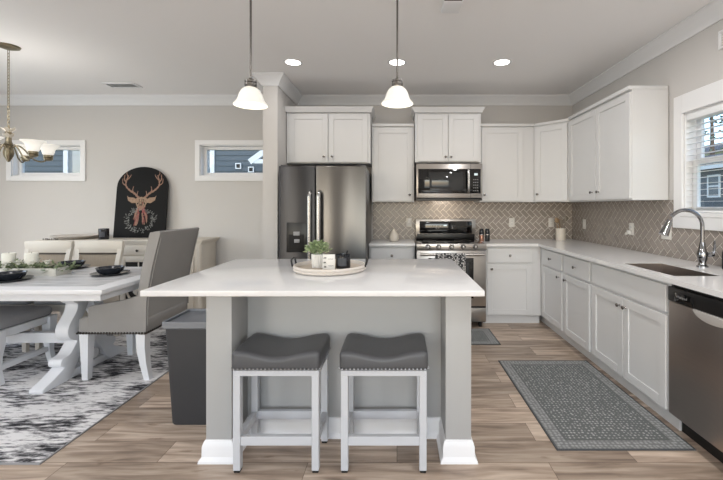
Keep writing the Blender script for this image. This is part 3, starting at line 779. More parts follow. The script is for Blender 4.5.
ap = MB(); ap.box(-fwx, fwx, y0, y0+.03, .485, .512); ap.box(-fwx, fwx, y1-.03, y1, .485, .512); ap.box(-fwx, -fwx+.03, y0+.03, y1-.03, .485, .512); ap.box(fwx-.03, fwx, y0+.03, y1-.03, .485, .512)
ap.build('seat_frame', 'stoolframe', st, bevel=.001, seg=1)
def saddle(bm):
    for k in range(1, 12):
        x = -.222+.444*k/12
        bmesh.ops.bisect_plane(bm, geom=bm.verts[:]+bm.edges[:]+bm.faces[:], plane_co=(x, 0, 0), plane_no=(1, 0, 0))
    for k in range(1, 7):
        y = -.148+.296*k/7
        bmesh.ops.bisect_plane(bm, geom=bm.verts[:]+bm.edges[:]+bm.faces[:], plane_co=(0, y, 0), plane_no=(0, 1, 0))
    for v in bm.verts:
        if v.co.z > .56:
            u = v.co.x/.222
            v.co.z += -.03*math.cos(min(1, abs(u*1.15))*PI/2)**2 + .008*(1-abs(u))*0 - .004*(v.co.y/.148)**2
bx(-.222, .222, -.148, .150, .512, .612).build('seat', 'leather', st, bevel=.022, seg=4, post=saddle, angle=80)
nl = MB()
for k in range(22):
    x = -.205+.41*k/21; nl.ball((x, -.147, .523), .0055, 6); 
for k in range(13):
    y = -.135+.27*k/12
    for sx in (-1, 1): nl.ball((sx*.222, y, .523), .0055, 6)
nl.build('nailhead_trim', 'nail', st)
dup(st, (-.066, 2.035, 0), 'grey saddle-seat counter stool nearer the right island post')

# tray and what stands on it
ty = thing('round_tray', 'round whitewashed tray with black handles on the island', 'tray', (-.437, 2.49, .914))
MB().lathe([(.205, 0), (.228, .004), (.235, .012), (.228, .018), (.233, .024), (.236, .032), (.23, .04), (.222, .04), (.218, .016), (0, .016)], 48).build('rim', 'traywood', ty)
MB().lathe([(.216, .016), (.216, .019), (0, .019)], 40).build('tray_floor', 'traybase', ty)
for sx in (-1, 1):
    MB().tube(crom([(sx*.232, -.045, .028), (sx*.24, -.045, .06), (sx*.24, -.035, .078), (sx*.24, .035, .078), (sx*.24, .045, .06), (sx*.232, .045, .028)], 4, False), .006, 6).build('handle', 'black', ty)
def leaf(mb, p, d, l, wd):
    d = Vector(d).normalized(); s = d.cross(Vector((random.uniform(-.4, .4), random.uniform(-.4, .4), 1)))
    s = s.normalized()*wd if s.length > 1e-3 else Vector((wd, 0, 0)); nrm = s.cross(d).normalized()*wd*.35; p = Vector(p)
    mb.add([p, p+d*l*.4+s+nrm, p+d*l, p+d*l*.4-s+nrm, p+d*l*.45-nrm*.3], [(0, 1, 4), (1, 2, 4), (2, 3, 4), (3, 0, 4)])
pp = thing('potted_plant', 'small leafy plant in ribbed white pot on the round tray', 'plant', (-.515, 2.475, .933))
MB().lathe([(.032, 0), (.036, .004), (.041, .045), (.041, .088), (.036, .09), (.034, .076), (0, .074)], 36, ribs=.1).build('pot', 'white', pp)
fo = MB()
for k in range(420):
    a = random.uniform(0, 2*PI); el = random.uniform(-.15, 1.45); r = random.uniform(.35, 1)
    p = (.08*r*math.cos(a)*math.cos(el), .08*r*math.sin(a)*math.cos(el), .108+.064*r*math.sin(el))
    leaf(fo, p, (math.cos(a), math.sin(a), random.uniform(-.3, 1)), random.uniform(.017, .026), random.uniform(.009, .013))
for k in range(14):
    a = 2*PI*k/14; fo.tube([(0, 0, .07), (.03*math.cos(a), .03*math.sin(a), .10), (.07*math.cos(a), .07*math.sin(a), .13)], .0015, 4)
fo.build('foliage', 'leaf', pp, smooth=False)
cdd = thing('message_card', 'small white card with black script leaning on the tray', 'card', (-.43, 2.40, .933), R(6))
cb = bx(-.039, .039, -.004, .004, 0, .095).build('card', 'white', cdd, bevel=.001)
sq = MB()
for (x0, x1, z, am) in ((-.032, -.014, .074, .005), (-.004, .026, .066, .003), (-.033, -.016, .045, .006), (-.03, -.014, .018, .006), (-.002, .03, .024, .003)):
    sq.tube([(x0+(x1-x0)*k/18, -.0045, z+am*math.sin(k*1.5+x0*90)) for k in range(19)], .0007, 4)
sq.build('script_writing', 'ink', cdd)
cdl = thing('jar_candle', 'black jar candle with wick dipper on the round tray', 'candle', (-.35, 2.47, .933))
MB().lathe([(.046, 0), (.048, .004), (.048, .085), (.0455, .088), (.0445, .083), (.0445, .062), (0, .062)], 28).build('jar', 'jar', cdl)
MB().lathe([(.044, .062), (.044, .066), (0, .066)], 20).build('wax', 'wax', cdl)
MB().tube([(.015, -.02, .066), (.034, -.03, .115)], .006, 8).build('dipper', 'black', cdl)
lb = MB()
for k in range(10):
    a0, a1 = R(-125+k*7), R(-118+k*7); rr = .0486
    lb.add([(rr*math.cos(a0), rr*math.sin(a0), .018), (rr*math.cos(a1), rr*math.sin(a1), .018), (rr*math.cos(a1), rr*math.sin(a1), .068), (rr*math.cos(a0), rr*math.sin(a0), .068)], [(0, 1, 2, 3)])
lb.build('label', 'label', cdl)

# things on the worktops
tag(MB().lathe([(.036, 0), (.054, .01), (.061, .045), (.056, .08), (.038, .108), (.02, .13), (.016, .147), (.021, .158), (.014, .157), (.01, .14), (0, .135)], 24).build('bud_vase', 'stonew'),
    'small cream bulb-shaped vase on the worktop left of the range', 'vase').location = (-.04, 4.56, .914)
for x, lbl, mt in ((1.012, 'copper-bodied mill with dark top, nearer the range', 'copper'), (1.082, 'dark-bodied mill right beside the copper mill', 'black')):
    g = thing('pepper_mill', lbl, 'mill', (x, 4.56, .914), 0)
    MB().lathe([(.026, 0), (.028, .004), (.028, .075), (.025, .08)], 18).build('mill_body', mt, g)
    MB().lathe([(.026, .08), (.028, .086), (.028, .12), (.022, .15), (0, .153)], 18).build('mill_top', 'jar', g)
    MB().lathe([(.0285, .076), (.0285, .084)], 18).build('collar', 'bright', g)
ck = thing('utensil_crock', 'cream crock on the worktop in the kitchen corner', 'crock', (2.0, 4.66, .914))
MB().lathe([(.052, 0), (.056, .005), (.057, .145), (.053, .15), (.05, .146), (.05, .012), (0, .01)], 26).build('crock', 'stonew', ck)
for k, (dx, dy, lx, ly, ln, kind, lbl) in enumerate((
        (-.02, .0, -.02, .01, .26, 'spoon', 'wooden spoon leaning left in the utensil crock'),
        (.005, .015, .0, .02, .25, 'fork', 'wooden slotted spatula upright in the middle of the utensil crock'),
        (.018, -.01, .03, -.014, .28, 'spoon', 'pale grey spoon leaning right in the utensil crock'),
        (.0, -.02, -.008, -.025, .245, 'fork', 'grey flat turner at the front of the utensil crock'))):
    m_ = 'woodspoon' if k < 2 else 'greyspoon'
    u = thing('cooking_spoon' if kind == 'spoon' else 'spatula', lbl, 'utensil', (2.0+dx, 4.66+dy, .926), 0, 'utensils in the crock')
    p1 = Vector((lx, ly, ln-.06)); p2 = Vector((lx*1.3, ly*1.3, ln))
    MB().tube([(0, 0, 0), p1], [.006, .005], 8).build('handle', m_, u)
    hdm = MB()
    if kind == 'spoon': hdm.ball((p1+(p2-p1)*.6), .024, 12, 1, .35, 1.45)
    else: hdm.prism([(p1.x-.01, p1.z-.005), (p1.x+.01, p1.z-.005), (p2.x+.022, p1.z+.025), (p2.x+.02, p2.z), (p2.x-.02, p2.z), (p2.x-.022, p1.z+.025)], p1.y-.003, p1.y+.003, 'y')
    hdm.build('head', m_, u)

# wall outlets
def outlet(loc, rz, label, kind='outlet', wd=.072):
    t = thing('wall_outlet' if kind == 'outlet' else 'light_switch', label, 'outlet' if kind == 'outlet' else 'switch', loc, rz)
    bx(-wd/2, wd/2, -.006, 0, -.058, .058).build('plate', 'plate', t, bevel=.003)
    n_ = max(1, round(wd/.072))
    for j in range(n_):
        cx = (j-(n_-1)/2)*.046
        if kind == 'outlet':
            r = MB().box(cx-.017, cx+.017, -.0085, -.006, -.034, .034); r.build('receptacle', 'white', t, bevel=.002)
            sl = MB()
            for z in (-.019, .019):
                for x in (-.007, .007): sl.box(cx+x-.0015, cx+x+.0015, -.0088, -.0084, z-.005, z+.005)
            sl.build('slots', 'ink', t, smooth=False)
        else: bx(cx-.016, cx+.016, -.010, -.006, -.032, .032).build('rocker', 'white', t, bevel=.003)
    return t
yb, xr = YB-.0085, XR-.0085
outlet((.155, yb, 1.13), 0, 'white wall outlet on the tile left of the range')
outlet((1.47, yb, 1.125), 0, 'white wall outlet on the back tile right of the range')
outlet((1.975, yb, 1.125), 0, 'grey-white wall outlet in the corner behind the utensil crock')
outlet((xr, 4.56, 1.12), R(-90), 'white light switch on the right wall tile nearest the corner', 'switch')
ow = outlet((xr, 3.64, 1.115), R(-90), 'white wall outlet with a plug-in device on the right wall tile')
outlet((xr, 3.17, 1.115), R(-90), 'ivory double switch on the tile behind the faucet head', 'switch', .118)
pl = thing('plug_in_device', 'small white plug-in device in the right wall outlet', 'device', (xr-.0095, 3.645, 1.083), R(-90))
bx(-.017, .017, -.03, 0, -.018, .02).build('device_body', 'white', pl, bevel=.006)
MB().lathe([(.010, -.016), (.012, -.01), (.012, .002), (.007, .008), (0, .008)], 12, (-.012, -.034, -.008)).build('refill', 'plate', pl)

# mats and rug
def flat(name, x0, x1, y0, y1, th, m, label, cat, z=0):
    o = bx(-(x1-x0)/2, (x1-x0)/2, -(y1-y0)/2, (y1-y0)/2, 0, th).build(name, m, bevel=th*.4, seg=1)
    o.location = ((x0+x1)/2, (y0+y1)/2, z); return tag(o, label, cat)
flat('kitchen_mat', .87, 1.632, 2.073, 3.28, .006, mat_mat(.381, .6035), 'large grey woven mat on the floor in front of the sink cabinets', 'mat')
flat('kitchen_mat', .22, 1.0, 3.66, 4.14, .006, mat_mat(.39, .24), 'small grey woven mat on the floor in front of the range', 'mat')
flat('area_rug', -4.9, -1.842, 1.965, 4.20, .008, 'rug', 'distressed black and white area rug under the dining table', 'rug')
RZ = .008
rug = [o for o in COL.objects if o.name == 'area_rug'][0]
hx, hy = 1.529, 1.1175; f = MB()
f.box(-hx-.004, hx+.004, -hy-.004, -hy+.008, 0, .0076); f.box(-hx-.004, hx+.004, hy-.008, hy+.004, 0, .0076); f.box(-hx-.004, -hx+.008, -hy+.008, hy-.008, 0, .0076); f.box(hx-.008, hx+.004, -hy+.008, hy-.008, 0, .0076)
f.build('binding', 'greyprint', rug, smooth=False)

# trash bin
tb = thing('trash_bin', 'dark grey plastic trash bin with lighter lid left of the island', 'bin', (-1.226, 2.44, 0))
def ring(hx, hy, r, z, n=5):
    out = []
    for cx, cy, a0 in ((hx-r, hy-r, 0), (-hx+r, hy-r, 90), (-hx+r, -hy+r, 180), (hx-r, -hy+r, 270)):
        for k in range(n+1): a = R(a0+90*k/n); out.append((cx+r*math.cos(a), cy+r*math.sin(a), z))
    return out
def rings(mb, rs, cap0=True, cap1=True):
    n = len(rs[0]); vs = [v for r in rs for v in r]; fs = []
    for i in range(len(rs)-1):
        for k in range(n): a, b = i*n+k, i*n+(k+1) % n; fs.append((a, b, b+n, a+n))
    if cap0: fs.append(tuple(range(n))[::-1])
    if cap1: fs.append(tuple(range((len(rs)-1)*n, len(rs)*n)))
    return mb.add(vs, fs)
rings(MB(), [ring(.148, .12, .03, 0), ring(.152, .124, .03, .01), ring(.182, .146, .032, .60), ring(.179, .143, .03, .60), ring(.149, .121, .028, .012)]).build('bucket', 'bin', tb)
rings(MB(), [ring(.186, .148, .02, .592), ring(.193, .155, .02, .60), ring(.193, .155, .02, .632), ring(.19, .152, .02, .636), ring(.179, .141, .018, .634), ring(.176, .138, .018, .605), ring(.176, .138, .018, .602), ring(.186, .148, .02, .592)], False, False).build('rim', 'binrim', tb)
rings(MB(), [ring(.177, .139, .018, .612), ring(.177, .139, .018, .622)]).build('lid', 'binlid', tb, bevel=.002)

# ------------------------------------------------------------------ lamps
def can(x, y, label, vis=True):
    t = thing('recessed_light', label, 'ceiling light', (x, y, CH), 0, 'recessed ceiling lights')
    MB().lathe([(.072, -.001), (.072, -.005), (.090, -.006), (.094, -.003), (.094, 0)], 32).build('trim_ring', 'trim', t)
    MB().lathe([(.074, -.0005), (.074, -.004), (0, -.004)], 28).build('lens', 'can', t)
    l = bpy.data.lights.new('can_or_fill_lamp', 'AREA'); l.shape = 'DISK'; l.size = .14; l.energy = CAN_FILL_POWER*.34; l.color = (1, .99, .985)
    o = bpy.data.objects.new('can_or_fill_lamp', l); COL.objects.link(o); o.location = (x, y, CH-.012)
can(-1.015, 3.72, 'round recessed ceiling light above the refrigerator, left of three')
can(0, 3.72, 'round recessed ceiling light behind the right pendant rod, middle of three')
can(1.025, 3.72, 'round recessed ceiling light right of three, above the kitchen corner')
for x, y, k in ((-2.25, 1.75, 1.4), (1.15, 2.35, 1.5), (1.15, .6, 2.2), (-.6, -.9, 1.3), (-3.6, .6, 1.2), (-2.6, -1.4, 1.4)):  # unseen ceiling fill lamps, added without fixtures to brighten the room
    l = bpy.data.lights.new('can_or_fill_lamp', 'AREA'); l.shape = 'DISK'; l.size = .14; l.energy = CAN_FILL_POWER*k; l.color = (1, .99, .985)
    o = bpy.data.objects.new('can_or_fill_lamp', l); COL.objects.link(o); o.location = (x, y, CH-.012)
def pendant(x, y, zb, label):
    t = thing('pendant_light', label, 'pendant light', (x, y, zb), 0, None)
    MB().lathe([(.100, 0), (.102, .003), (.096, .012), (.084, .026), (.075, .046), (.068, .07), (.056, .092), (.040, .107), (.028, .112), (.026, .110), (.038, .105), (.054, .09), (.066, .069), (.073, .045), (.082, .025), (.094, .011), (.100, 0)], 36).build('shade', 'shade', t)
    MB().lathe([(.034, .106), (.036, .118), (.032, .119), (.036, .124), (.036, .136), (.032, .137), (.036, .142), (.036, .154), (.032, .156), (.014, .162), (.008, .17)], 20).build('socket', 'nickel', t)
    MB().tube([(0, 0, .16), (0, 0, CH-zb-.02)], .0065, 10).build('rod', 'nickel', t)
    MB().lathe([(.03, CH-zb-.03), (.058, CH-zb-.015), (.062, CH-zb)], 24).build('canopy', 'nickel', t)
    MB().ball((0, 0, .07), .026, 10).build('bulb', 'can', t)
    l = bpy.data.lights.new('pendant_lamp', 'POINT'); l.energy = PENDANT_POWER; l.color = (1, .95, .88); l.shadow_soft_size = .03
    o = bpy.data.objects.new('pendant_lamp', l); COL.objects.link(o); o.location = (x, y, zb+.035)
pendant(-.906, 2.36, 1.955, 'left glass bell pendant light hanging over the island')
pendant(.002, 2.44, 1.985, 'right glass bell pendant light hanging over the island')

# chandelier
chd = thing('chandelier', 'brass chandelier with upturned glass shades over the dining table', 'chandelier', (-3.413, 3.347, 1.72))
MB().lathe([(0, .995), (.03, .99), (.075, 1.006), (.082, 1.0195)], 28).build('canopy', 'brass', chd)
cn = MB()
for k in range(24):
    z = .335+k*.0275; pts = []
    for j in range(8):
        a = 2*PI*j/8; u, v = .009*math.cos(a), .019*math.sin(a); pts.append((u, 0, z+v) if k % 2 else (0, u, z+v))
    cn.tube(pts, .0026, 5, True)
cn.build('chain', 'brass', chd)
MB().lathe([(0, 0), (.012, .006), (.016, .02), (.032, .05), (.038, .085), (.031, .12), (.018, .145), (.03, .16), (.022, .18), (.018, .24), (.026, .255), (.012, .285), (.006, .32), (0, .325)], 20, ribs=.1).build('urn_column', 'brass', chd)
lv = MB()
for k in range(6):
    a = 2*PI*k/6
    for z, rr in ((.285, .062), (.235, .05)):
        d = Vector((math.cos(a), math.sin(a), 0)); s_ = Vector((-d.y, d.x, 0))
        p = [d*.012+Vector((0, 0, z-.03)), d*rr*.6+s_*.02+Vector((0, 0, z)), d*rr+Vector((0, 0, z+.022)), d*rr*.6-s_*.02+Vector((0, 0, z)), d*rr*.5+Vector((0, 0, z-.012))]
        lv.add(p, [(0, 1, 4), (1, 2, 4), (2, 3, 4), (3, 0, 4), (0, 1, 2, 3)])
lv.build('leaf_crown', 'stonew', chd)
for k in range(6):
    th = R(50.6)+k*PI/3
    d = Vector((math.cos(th), math.sin(th), 0))
    q = lambda r, z: tuple(d*r+Vector((0, 0, z)))
    am = MB().tube(crom([q(.02, .13), q(.06, .15), q(.10, .12), q(.15, .05), (q(.21, .02)), q(.26, .05)], 5, False), .006, 8).build('arm', 'brass', chd)
    c = d*.26
    MB().lathe([(.012, .035), (.032, .045), (.036, .06), (.03, .064), (.036, .068), (.034, .088), (.024, .092)], 18, (c.x, c.y, 0)).build('socket', 'brass', am)
    MB().lathe([(.030, .085), (.040, .095), (.046, .115), (.05, .135), (.058, .155), (.074, .172), (.086, .178), (.084, .181), (.072, .176), (.055, .158), (.047, .137), (.043, .117), (.036, .10), (.028, .09)], 28, (c.x, c.y, 0)).build('shade', 'shade', am)
    MB().ball((c.x, c.y, .125), .02, 8).build('bulb', 'can', am)
l = bpy.data.lights.new('chandelier_lamp', 'POINT'); l.energy = 4.5; l.color = (1, .96, .91); l.shadow_soft_size = .2
o = bpy.data.objects.new('chandelier_lamp', l); COL.objects.link(o); o.location = (-3.413, 3.347, 2.15)

# ceiling vents
def vent(x0, x1, y0, y1, label):
    t = thing('ceiling_vent', label, 'vent', ((x0+x1)/2, (y0+y1)/2, CH)); hx, hy = (x1-x0)/2, (y1-y0)/2
    f = MB(); b_ = .022
    f.box(-hx, hx, -hy, -hy+b_, -.012, 0); f.box(-hx, hx, hy-b_, hy, -.012, 0); f.box(-hx, -hx+b_, -hy+b_, hy-b_, -.012, 0); f.box(hx-b_, hx, -hy+b_, hy-b_, -.012, 0)
    f.build('frame', 'trim', t, bevel=.003)
    s_ = MB(); n_ = max(3, int((hy*2-.05)/.02))
    for k in range(n_):
        y = -hy+b_+.008+k*(2*hy-2*b_-.016)/max(1, n_-1); s_.hexa([(-hx+b_, y-.006, -.012), (hx-b_, y-.006, -.012), (hx-b_, y-.004, -.012), (-hx+b_, y-.004, -.012), (-hx+b_, y+.004, -.001), (hx-b_, y+.004, -.001), (hx-b_, y+.006, -.001), (-hx+b_, y+.006, -.001)])
    s_.build('louvres', 'trim', t, smooth=False)
    bx(-hx+b_, hx-b_, -hy+b_, hy-b_, -.0008, 0).build('duct', 'darkgap', t, smooth=False)
vent(-3.36, -3.0, 4.33, 4.5, 'white ceiling vent over the dining room side near the back wall')
sd = thing('smoke_detector', 'small square white box on the ceiling at the top edge', 'detector', (.38, 2.66, CH))
bx(-.066, .066, -.09, .07, -.03, 0).build('housing', 'trim', sd, bevel=.01, seg=3)
bx(-.06, .06, -.094, -.09, -.022, -.004).build('side_grille', 'darkgap', sd, smooth=False)
wv = thing('wall_vent', 'white vent grille high on the right wall above the sink window', 'vent', (XR, 2.40, 2.53), R(-90))
f = MB(); f.box(-.26, .26, -.012, 0, .0, .02); f.box(-.26, .26, -.012, 0, -.11, -.09); f.box(-.26, -.24, -.012, 0, -.09, 0); f.box(.24, .26, -.012, 0, -.09, 0)
f.build('frame', 'trim', wv, bevel=.003)
f = MB()
for k in range(5): f.box(-.24, .24, -.009, -.001, -.082+k*.018, -.074+k*.018)
f.build('louvres', 'trim', wv, smooth=False)

# ------------------------------------------------------------------ dining furniture
TX0, TX1, TY0, TY1, TH = -4.30, -2.015, 2.60, 3.61, .76
tbl = thing('dining_table', 'white trestle dining table with scrolled pedestals on the rug', 'table', ((TX0+TX1)/2, (TY0+TY1)/2, RZ))
hx, hy, th = (TX1-TX0)/2, (TY1-TY0)/2, TH-RZ
tp = MB(); tp.box(-hx, hx, -hy, hy, th-.032, th)
tp.build('tabletop', 'tablewhite', tbl, bevel=.004)
ins = MB()
for k in range(5):
    y0 = -hy+.12+k*(2*hy-.24)/5; ins.box(-hx+.13, hx-.13, y0+.001, y0+(2*hy-.24)/5-.001, th-.003, th+.0008)
ins.build('plank_inlay', 'table', tbl, smooth=False)
a2 = MB(); i_ = .04
a2.box(-hx+i_, hx-i_, -hy+i_, -hy+i_+.025, th-.085, th-.032); a2.box(-hx+i_, hx-i_, hy-i_-.025, hy-i_, th-.085, th-.032)
a2.box(-hx+i_, -hx+i_+.025, -hy+i_+.025, hy-i_-.025, th-.085, th-.032); a2.box(hx-i_-.025, hx-i_, -hy+i_+.025, hy-i_-.025, th-.085, th-.032)
a2.build('apron', 'tablewhite', tbl, smooth=False)
outer = [(-.42, 0), (-.42, .025), (-.36, .05), (-.29, .085), (-.24, .115), (-.265, .125), (-.277, .15), (-.262, .18), (-.225, .187), (-.19, .20), (-.155, .24), (-.13, .275), (-.15, .285), (-.195, .31), (-.217, .36), (-.207, .41), (-.17, .46), (-.135, .51), (-.125, .56), (-.15, .575), (-.178, .60), (-.172, .64), (-.14, .655), (-.14, th-.033)]
inner = [(-.03, th-.033), (-.02, .60), (-.03, .53), (-.07, .46), (-.105, .40), (-.11, .35), (-.075, .31), (-.03, .27), (-.045, .22), (-.085, .17), (-.12, .12), (-.15, .06), (-.22, 0)]
for px in (TX1-.53, TX0+.40):
    pd = None
    cx = px-(TX0+TX1)/2
    pd = bx(cx-.04, cx+.04, -.34, .34, .0, .06).build('pedestal', 'tablewhite', tbl, bevel=.004)
    bx(cx-.05, cx+.05, -.30, .30, th-.075, th-.032).build('top_beam', 'tablewhite', pd, bevel=.004)
    for s_ in (1, -1):
        pl_ = crom(outer, 2, False)+crom(inner, 2, False)
        MB().prism([(s_*y, z) for y, z in pl_], cx-.05, cx+.05, 'x').build('scroll_leg', 'tablewhite', pd, bevel=.004, angle=40)
    for s_ in (1, -1): MB().lathe([(.042, -.05), (.042, .05)], 18, (cx, s_*.045, .115), '-x').build('scroll_boss', 'tablewhite', pd)
bx(-.742, .557, -.03, .03, .22, .30).build('stretcher', 'tablewhite', tbl, bevel=.004)

# upholstered host chair at the table end
hc = thing('upholstered_chair', 'taupe upholstered armless end chair with nailhead trim at the table end', 'chair', (-2.14, 3.165, RZ))
ox, oy = -2.14, 3.165; wy = .285
MB().prism([(-.285, .352), (.24, .352), (.25, .48), (-.20, .49), (-.285, .47)], -wy+.012, wy-.012, 'y').build('seat', 'suede', hc, bevel=.02, seg=3)
wing = [(-.20, .352), (.225, .352), (.235, .655), (.17, .645), (.05, .61), (-.185, .568), (-.20, .555)]
for s_ in (1, -1):
    MB().prism(wing, s_*(wy-.03) if s_ > 0 else -wy-.001, s_*(wy+.001) if s_ > 0 else -wy+.03, 'y').build('wing', 'suede', hc, bevel=.01, seg=2)
bk = crom([(.19, .352), (.238, .352), (.245, .60), (.285, .85), (.345, 1.10), (.35, 1.125), (.33, 1.135), (.285, 1.125), (.265, 1.10), (.21, .85), (.175, .60)], 3)
bk = [(x, max(z, .351)) for x, z in bk]
MB().prism(bk, -wy, wy, 'y').build('backrest', 'suede', hc, bevel=.014, seg=3, angle=45)
for y in (-wy+.014, wy-.014): MB().tube([(x+.004, y, z) for x, z in crom([(.243, .42), (.248, .60), (.288, .85), (.346, 1.09)], 5, False)], .004, 6).build('piping', 'suede', hc)
nl = MB()
for s_ in (-1, 1):
    for k in range(24): nl.ball((-.275+.51*k/23, s_*(wy+.0015), .364), .0095, 6)
for k in range(25): nl.ball((.241, -.275+.55*k/24, .364), .0095, 6)
for k in range(25): nl.ball((-.285, -.265+.53*k/24, .364), .0075, 6)
nl.build('nailhead_trim', 'nail_dark', hc)
for s_ in (-1, 1):
    y = s_*(wy-.04)
    def leg(pts, nm='leg'):
        mb = MB()
        for (x0, z0, w0), (x1, z1, w1) in zip(pts[:-1], pts[1:]):
            mb.hexa([(x0-w0, y-w0, z0), (x0+w0, y-w0, z0), (x0+w0, y+w0, z0), (x0-w0, y+w0, z0), (x1-w1, y-w1, z1), (x1+w1, y-w1, z1), (x1+w1, y+w1, z1), (x1-w1, y+w1, z1)])
        mb.build('leg', 'tablewhite', hc, smooth=True)
    leg([(-.235, 0, .022), (-.235, .355, .034)])
    leg([(.235, 0, .021), (.21, .12, .026), (.195, .24, .032), (.195, .355, .035)])

# side chairs behind the table
def side_chair(loc, label):
    t = thing('dining_chair', label, 'chair', loc, 0, None); W = .245
    bx(-.23, .23, -.43, 0, .43, .49).build('seat', 'greyfabric', t, bevel=.02, seg=3)
    f = MB(); f.box(-.225, .225, -.42, -.395, .37, .43); f.box(-.225, .225, -.025, 0, .37, .43); f.box(-.225, -.2, -.395, -.025, .37, .43); f.box(.2, .225, -.395, -.025, .37, .43)
    f.build('seat_rail', 'cream', t, bevel=.003)
    for s_ in (-1, 1):
        x = s_*.2
        mb = MB(); mb.hexa([(x-.018, -.42, 0), (x+.018, -.42, 0), (x+.018, -.385, 0), (x-.018, -.385, 0), (x-.025, -.425, .37), (x+.025, -.425, .37), (x+.025, -.375, .37), (x-.025, -.375, .37)])
        mb.build('leg', 'cream', t, bevel=.003)
        mb = MB(); prof = [(x, .02, 0), (x, -.015, .40), (s_*.2, .0, .55), (s_*.205, .03, .75), (s_*.22, .06, .93)]
        for a, b in zip(prof[:-1], prof[1:]):
            mb.hexa([(a[0]-.022, a[1]-.018, a[2]), (a[0]+.022, a[1]-.018, a[2]), (a[0]+.022, a[1]+.018, a[2]), (a[0]-.022, a[1]+.018, a[2]), (b[0]-.022, b[1]-.018, b[2]), (b[0]+.022, b[1]-.018, b[2]), (b[0]+.022, b[1]+.018, b[2]), (b[0]-.022, b[1]+.018, b[2])])
        mb.build('leg', 'cream', t)
    tr = [(-.245, .965), (-.235, .86), (-.19, .845), (.19, .845), (.235, .86), (.245, .965), (.12, .972), (-.12, .972)]
    MB().prism(tr, .035, .07, 'y').build('top_rail', 'cream', t, bevel=.006)
    MB().prism([(-.2, .56), (.2, .56), (.2, .63), (-.2, .63)], .002, .03, 'y').build('lower_rail', 'cream', t, bevel=.004)
    cp = MB().prism([(-.19, .62), (.19, .62), (.195, .85), (-.195, .85)], .034, .04, 'y'); cp.build('cane_panel', 'cane', t)
    MB().box(-.195, .195, .026, .036, .832, .846).build('upper_bead', 'nail_dark', t)
    return t
sc1 = side_chair((-3.06, 3.87, RZ), 'cream cane-back dining chair behind the table, next to the taupe end chair')
dup(sc1, (-3.58, 3.87, RZ), 'cream cane-back dining chair behind the table, directly behind the greenery')

# bench under the near side
bn = thing('dining_bench', 'white-framed bench with grey cushion pushed under the left of the table', 'bench', (-3.295, 3.04, RZ))
def cush(bm): 
    for v in bm.verts:
        if v.co.z > .43: v.co.z += .02*math.cos(min(1, abs(v.co.y)/.24)*PI/2)
bx(-.35, .35, -.235, .235, .395, .475).build('cushion', 'greyfabric', bn, bevel=.035, seg=4, post=cush, angle=80)
f = MB(); f.box(-.34, .34, -.24, -.21, .335, .395); f.box(-.34, .34, .21, .24, .335, .395); f.box(-.34, -.305, -.21, .21, .335, .395); f.box(.305, .34, -.21, .21, .335, .395)
f.build('seat_rail', 'tablewhite', bn, bevel=.004)
for sx in (-1, 1):
    for sy in (-1, 1):
        mb = MB(); prof = [(.35, 0, .02), (.325, .10, .022), (.32, .2, .026), (.328, .30, .034), (.328, .395, .034)]
        for (xa, za, wa), (xb, zb, wb) in zip(prof[:-1], prof[1:]):
            y = sy*.215; xa, xb = sx*xa, sx*xb
            mb.hexa([(xa-wa, y-wa, za), (xa+wa, y-wa, za), (xa+wa, y+wa, za), (xa-wa, y+wa, za), (xb-wb, y-wb, zb), (xb+wb, y-wb, zb), (xb+wb, y+wb, zb), (xb-wb, y+wb, zb)])
        mb.build('leg', 'tablewhite', bn)
    bx(sx*.322-.017, sx*.322+.017, -.19, .19, .095, .135).build('stretcher', 'tablewhite', bn, bevel=.003)

# table setting
TT = TH+.0008
def setting(x, y, where):
    p = MB().lathe([(.06, 0), (.10, .004), (.135, .014), (.138, .018), (.133, .018), (.098, .009), (0, .008)], 36).build('dinner_plate', 'dish')
    p.location = (x, y, TT); tag(p, 'charcoal dinner plate '+where, 'plate', None)
    b = MB().lathe([(.045, 0), (.07, .004), (.09, .024), (.10, .048), (.102, .054), (.097, .054), (.086, .028), (.066, .010), (0, .009)], 36).build('bowl', 'dish')
    b.location = (x, y, TT+.0085); tag(b, 'dark charcoal bowl '+where, 'bowl', None)
setting(-2.40, 3.19, 'nearest the right end of the table')
setting(-2.98, 2.93, 'at the left edge in front of the planter box')
setting(-3.0, 3.515, 'at the far side of the table behind the planter box')
pb = thing('planter_box', 'long pale wooden centrepiece box filled with greenery on the table', 'planter', (-3.21, 3.19, TT))
f = MB(); f.box(-.42, .42, -.075, .075, 0, .01); f.box(-.42, .42, -.075, -.063, .01, .062); f.box(-.42, .42, .063, .075, .01, .062); f.box(-.42, -.408, -.063, .063, .01, .062); f.box(.408, .42, -.063, .063, .01, .062)
f.build('box', 'planter', pb, bevel=.002)
fo = MB()
for k in range(430):
    x = random.uniform(-.42, .46); y = random.uniform(-.085, .085); z = random.uniform(.045, .10) if x < .1 else random.uniform(.04, .075)
    leaf(fo, (x, y, z), (random.uniform(-1, 1)+x*1.2, random.uniform(-1, 1), random.uniform(-.35, .8)), random.uniform(.035, .07), random.uniform(.008, .014))
for k in range(20): fo.tube([(random.uniform(-.4, .4), 0, .03), (random.uniform(-.4, .5), random.uniform(-.1, .1), .1)], .002, 4)
fo.build('greenery', 'leafdark', pb, smooth=False)
fl = MB()
for (x, y, z) in ((-.12, -.06, .105), (.10, -.06, .10), (.22, -.05, .095), (.17, .03, .11), (.31, -.03, .10), (-.25, -.05, .11), (-.33, .0, .11), (.02, -.065, .09)):
    for k in range(7):
        a = 2*PI*k/7; leaf(fl, (x, y, z), (math.cos(a), math.sin(a), .7), .042, .018)
    fl.ball((x, y, z+.006), .018, 6)
fl.build('blossoms', 'petal', pb, smooth=False)
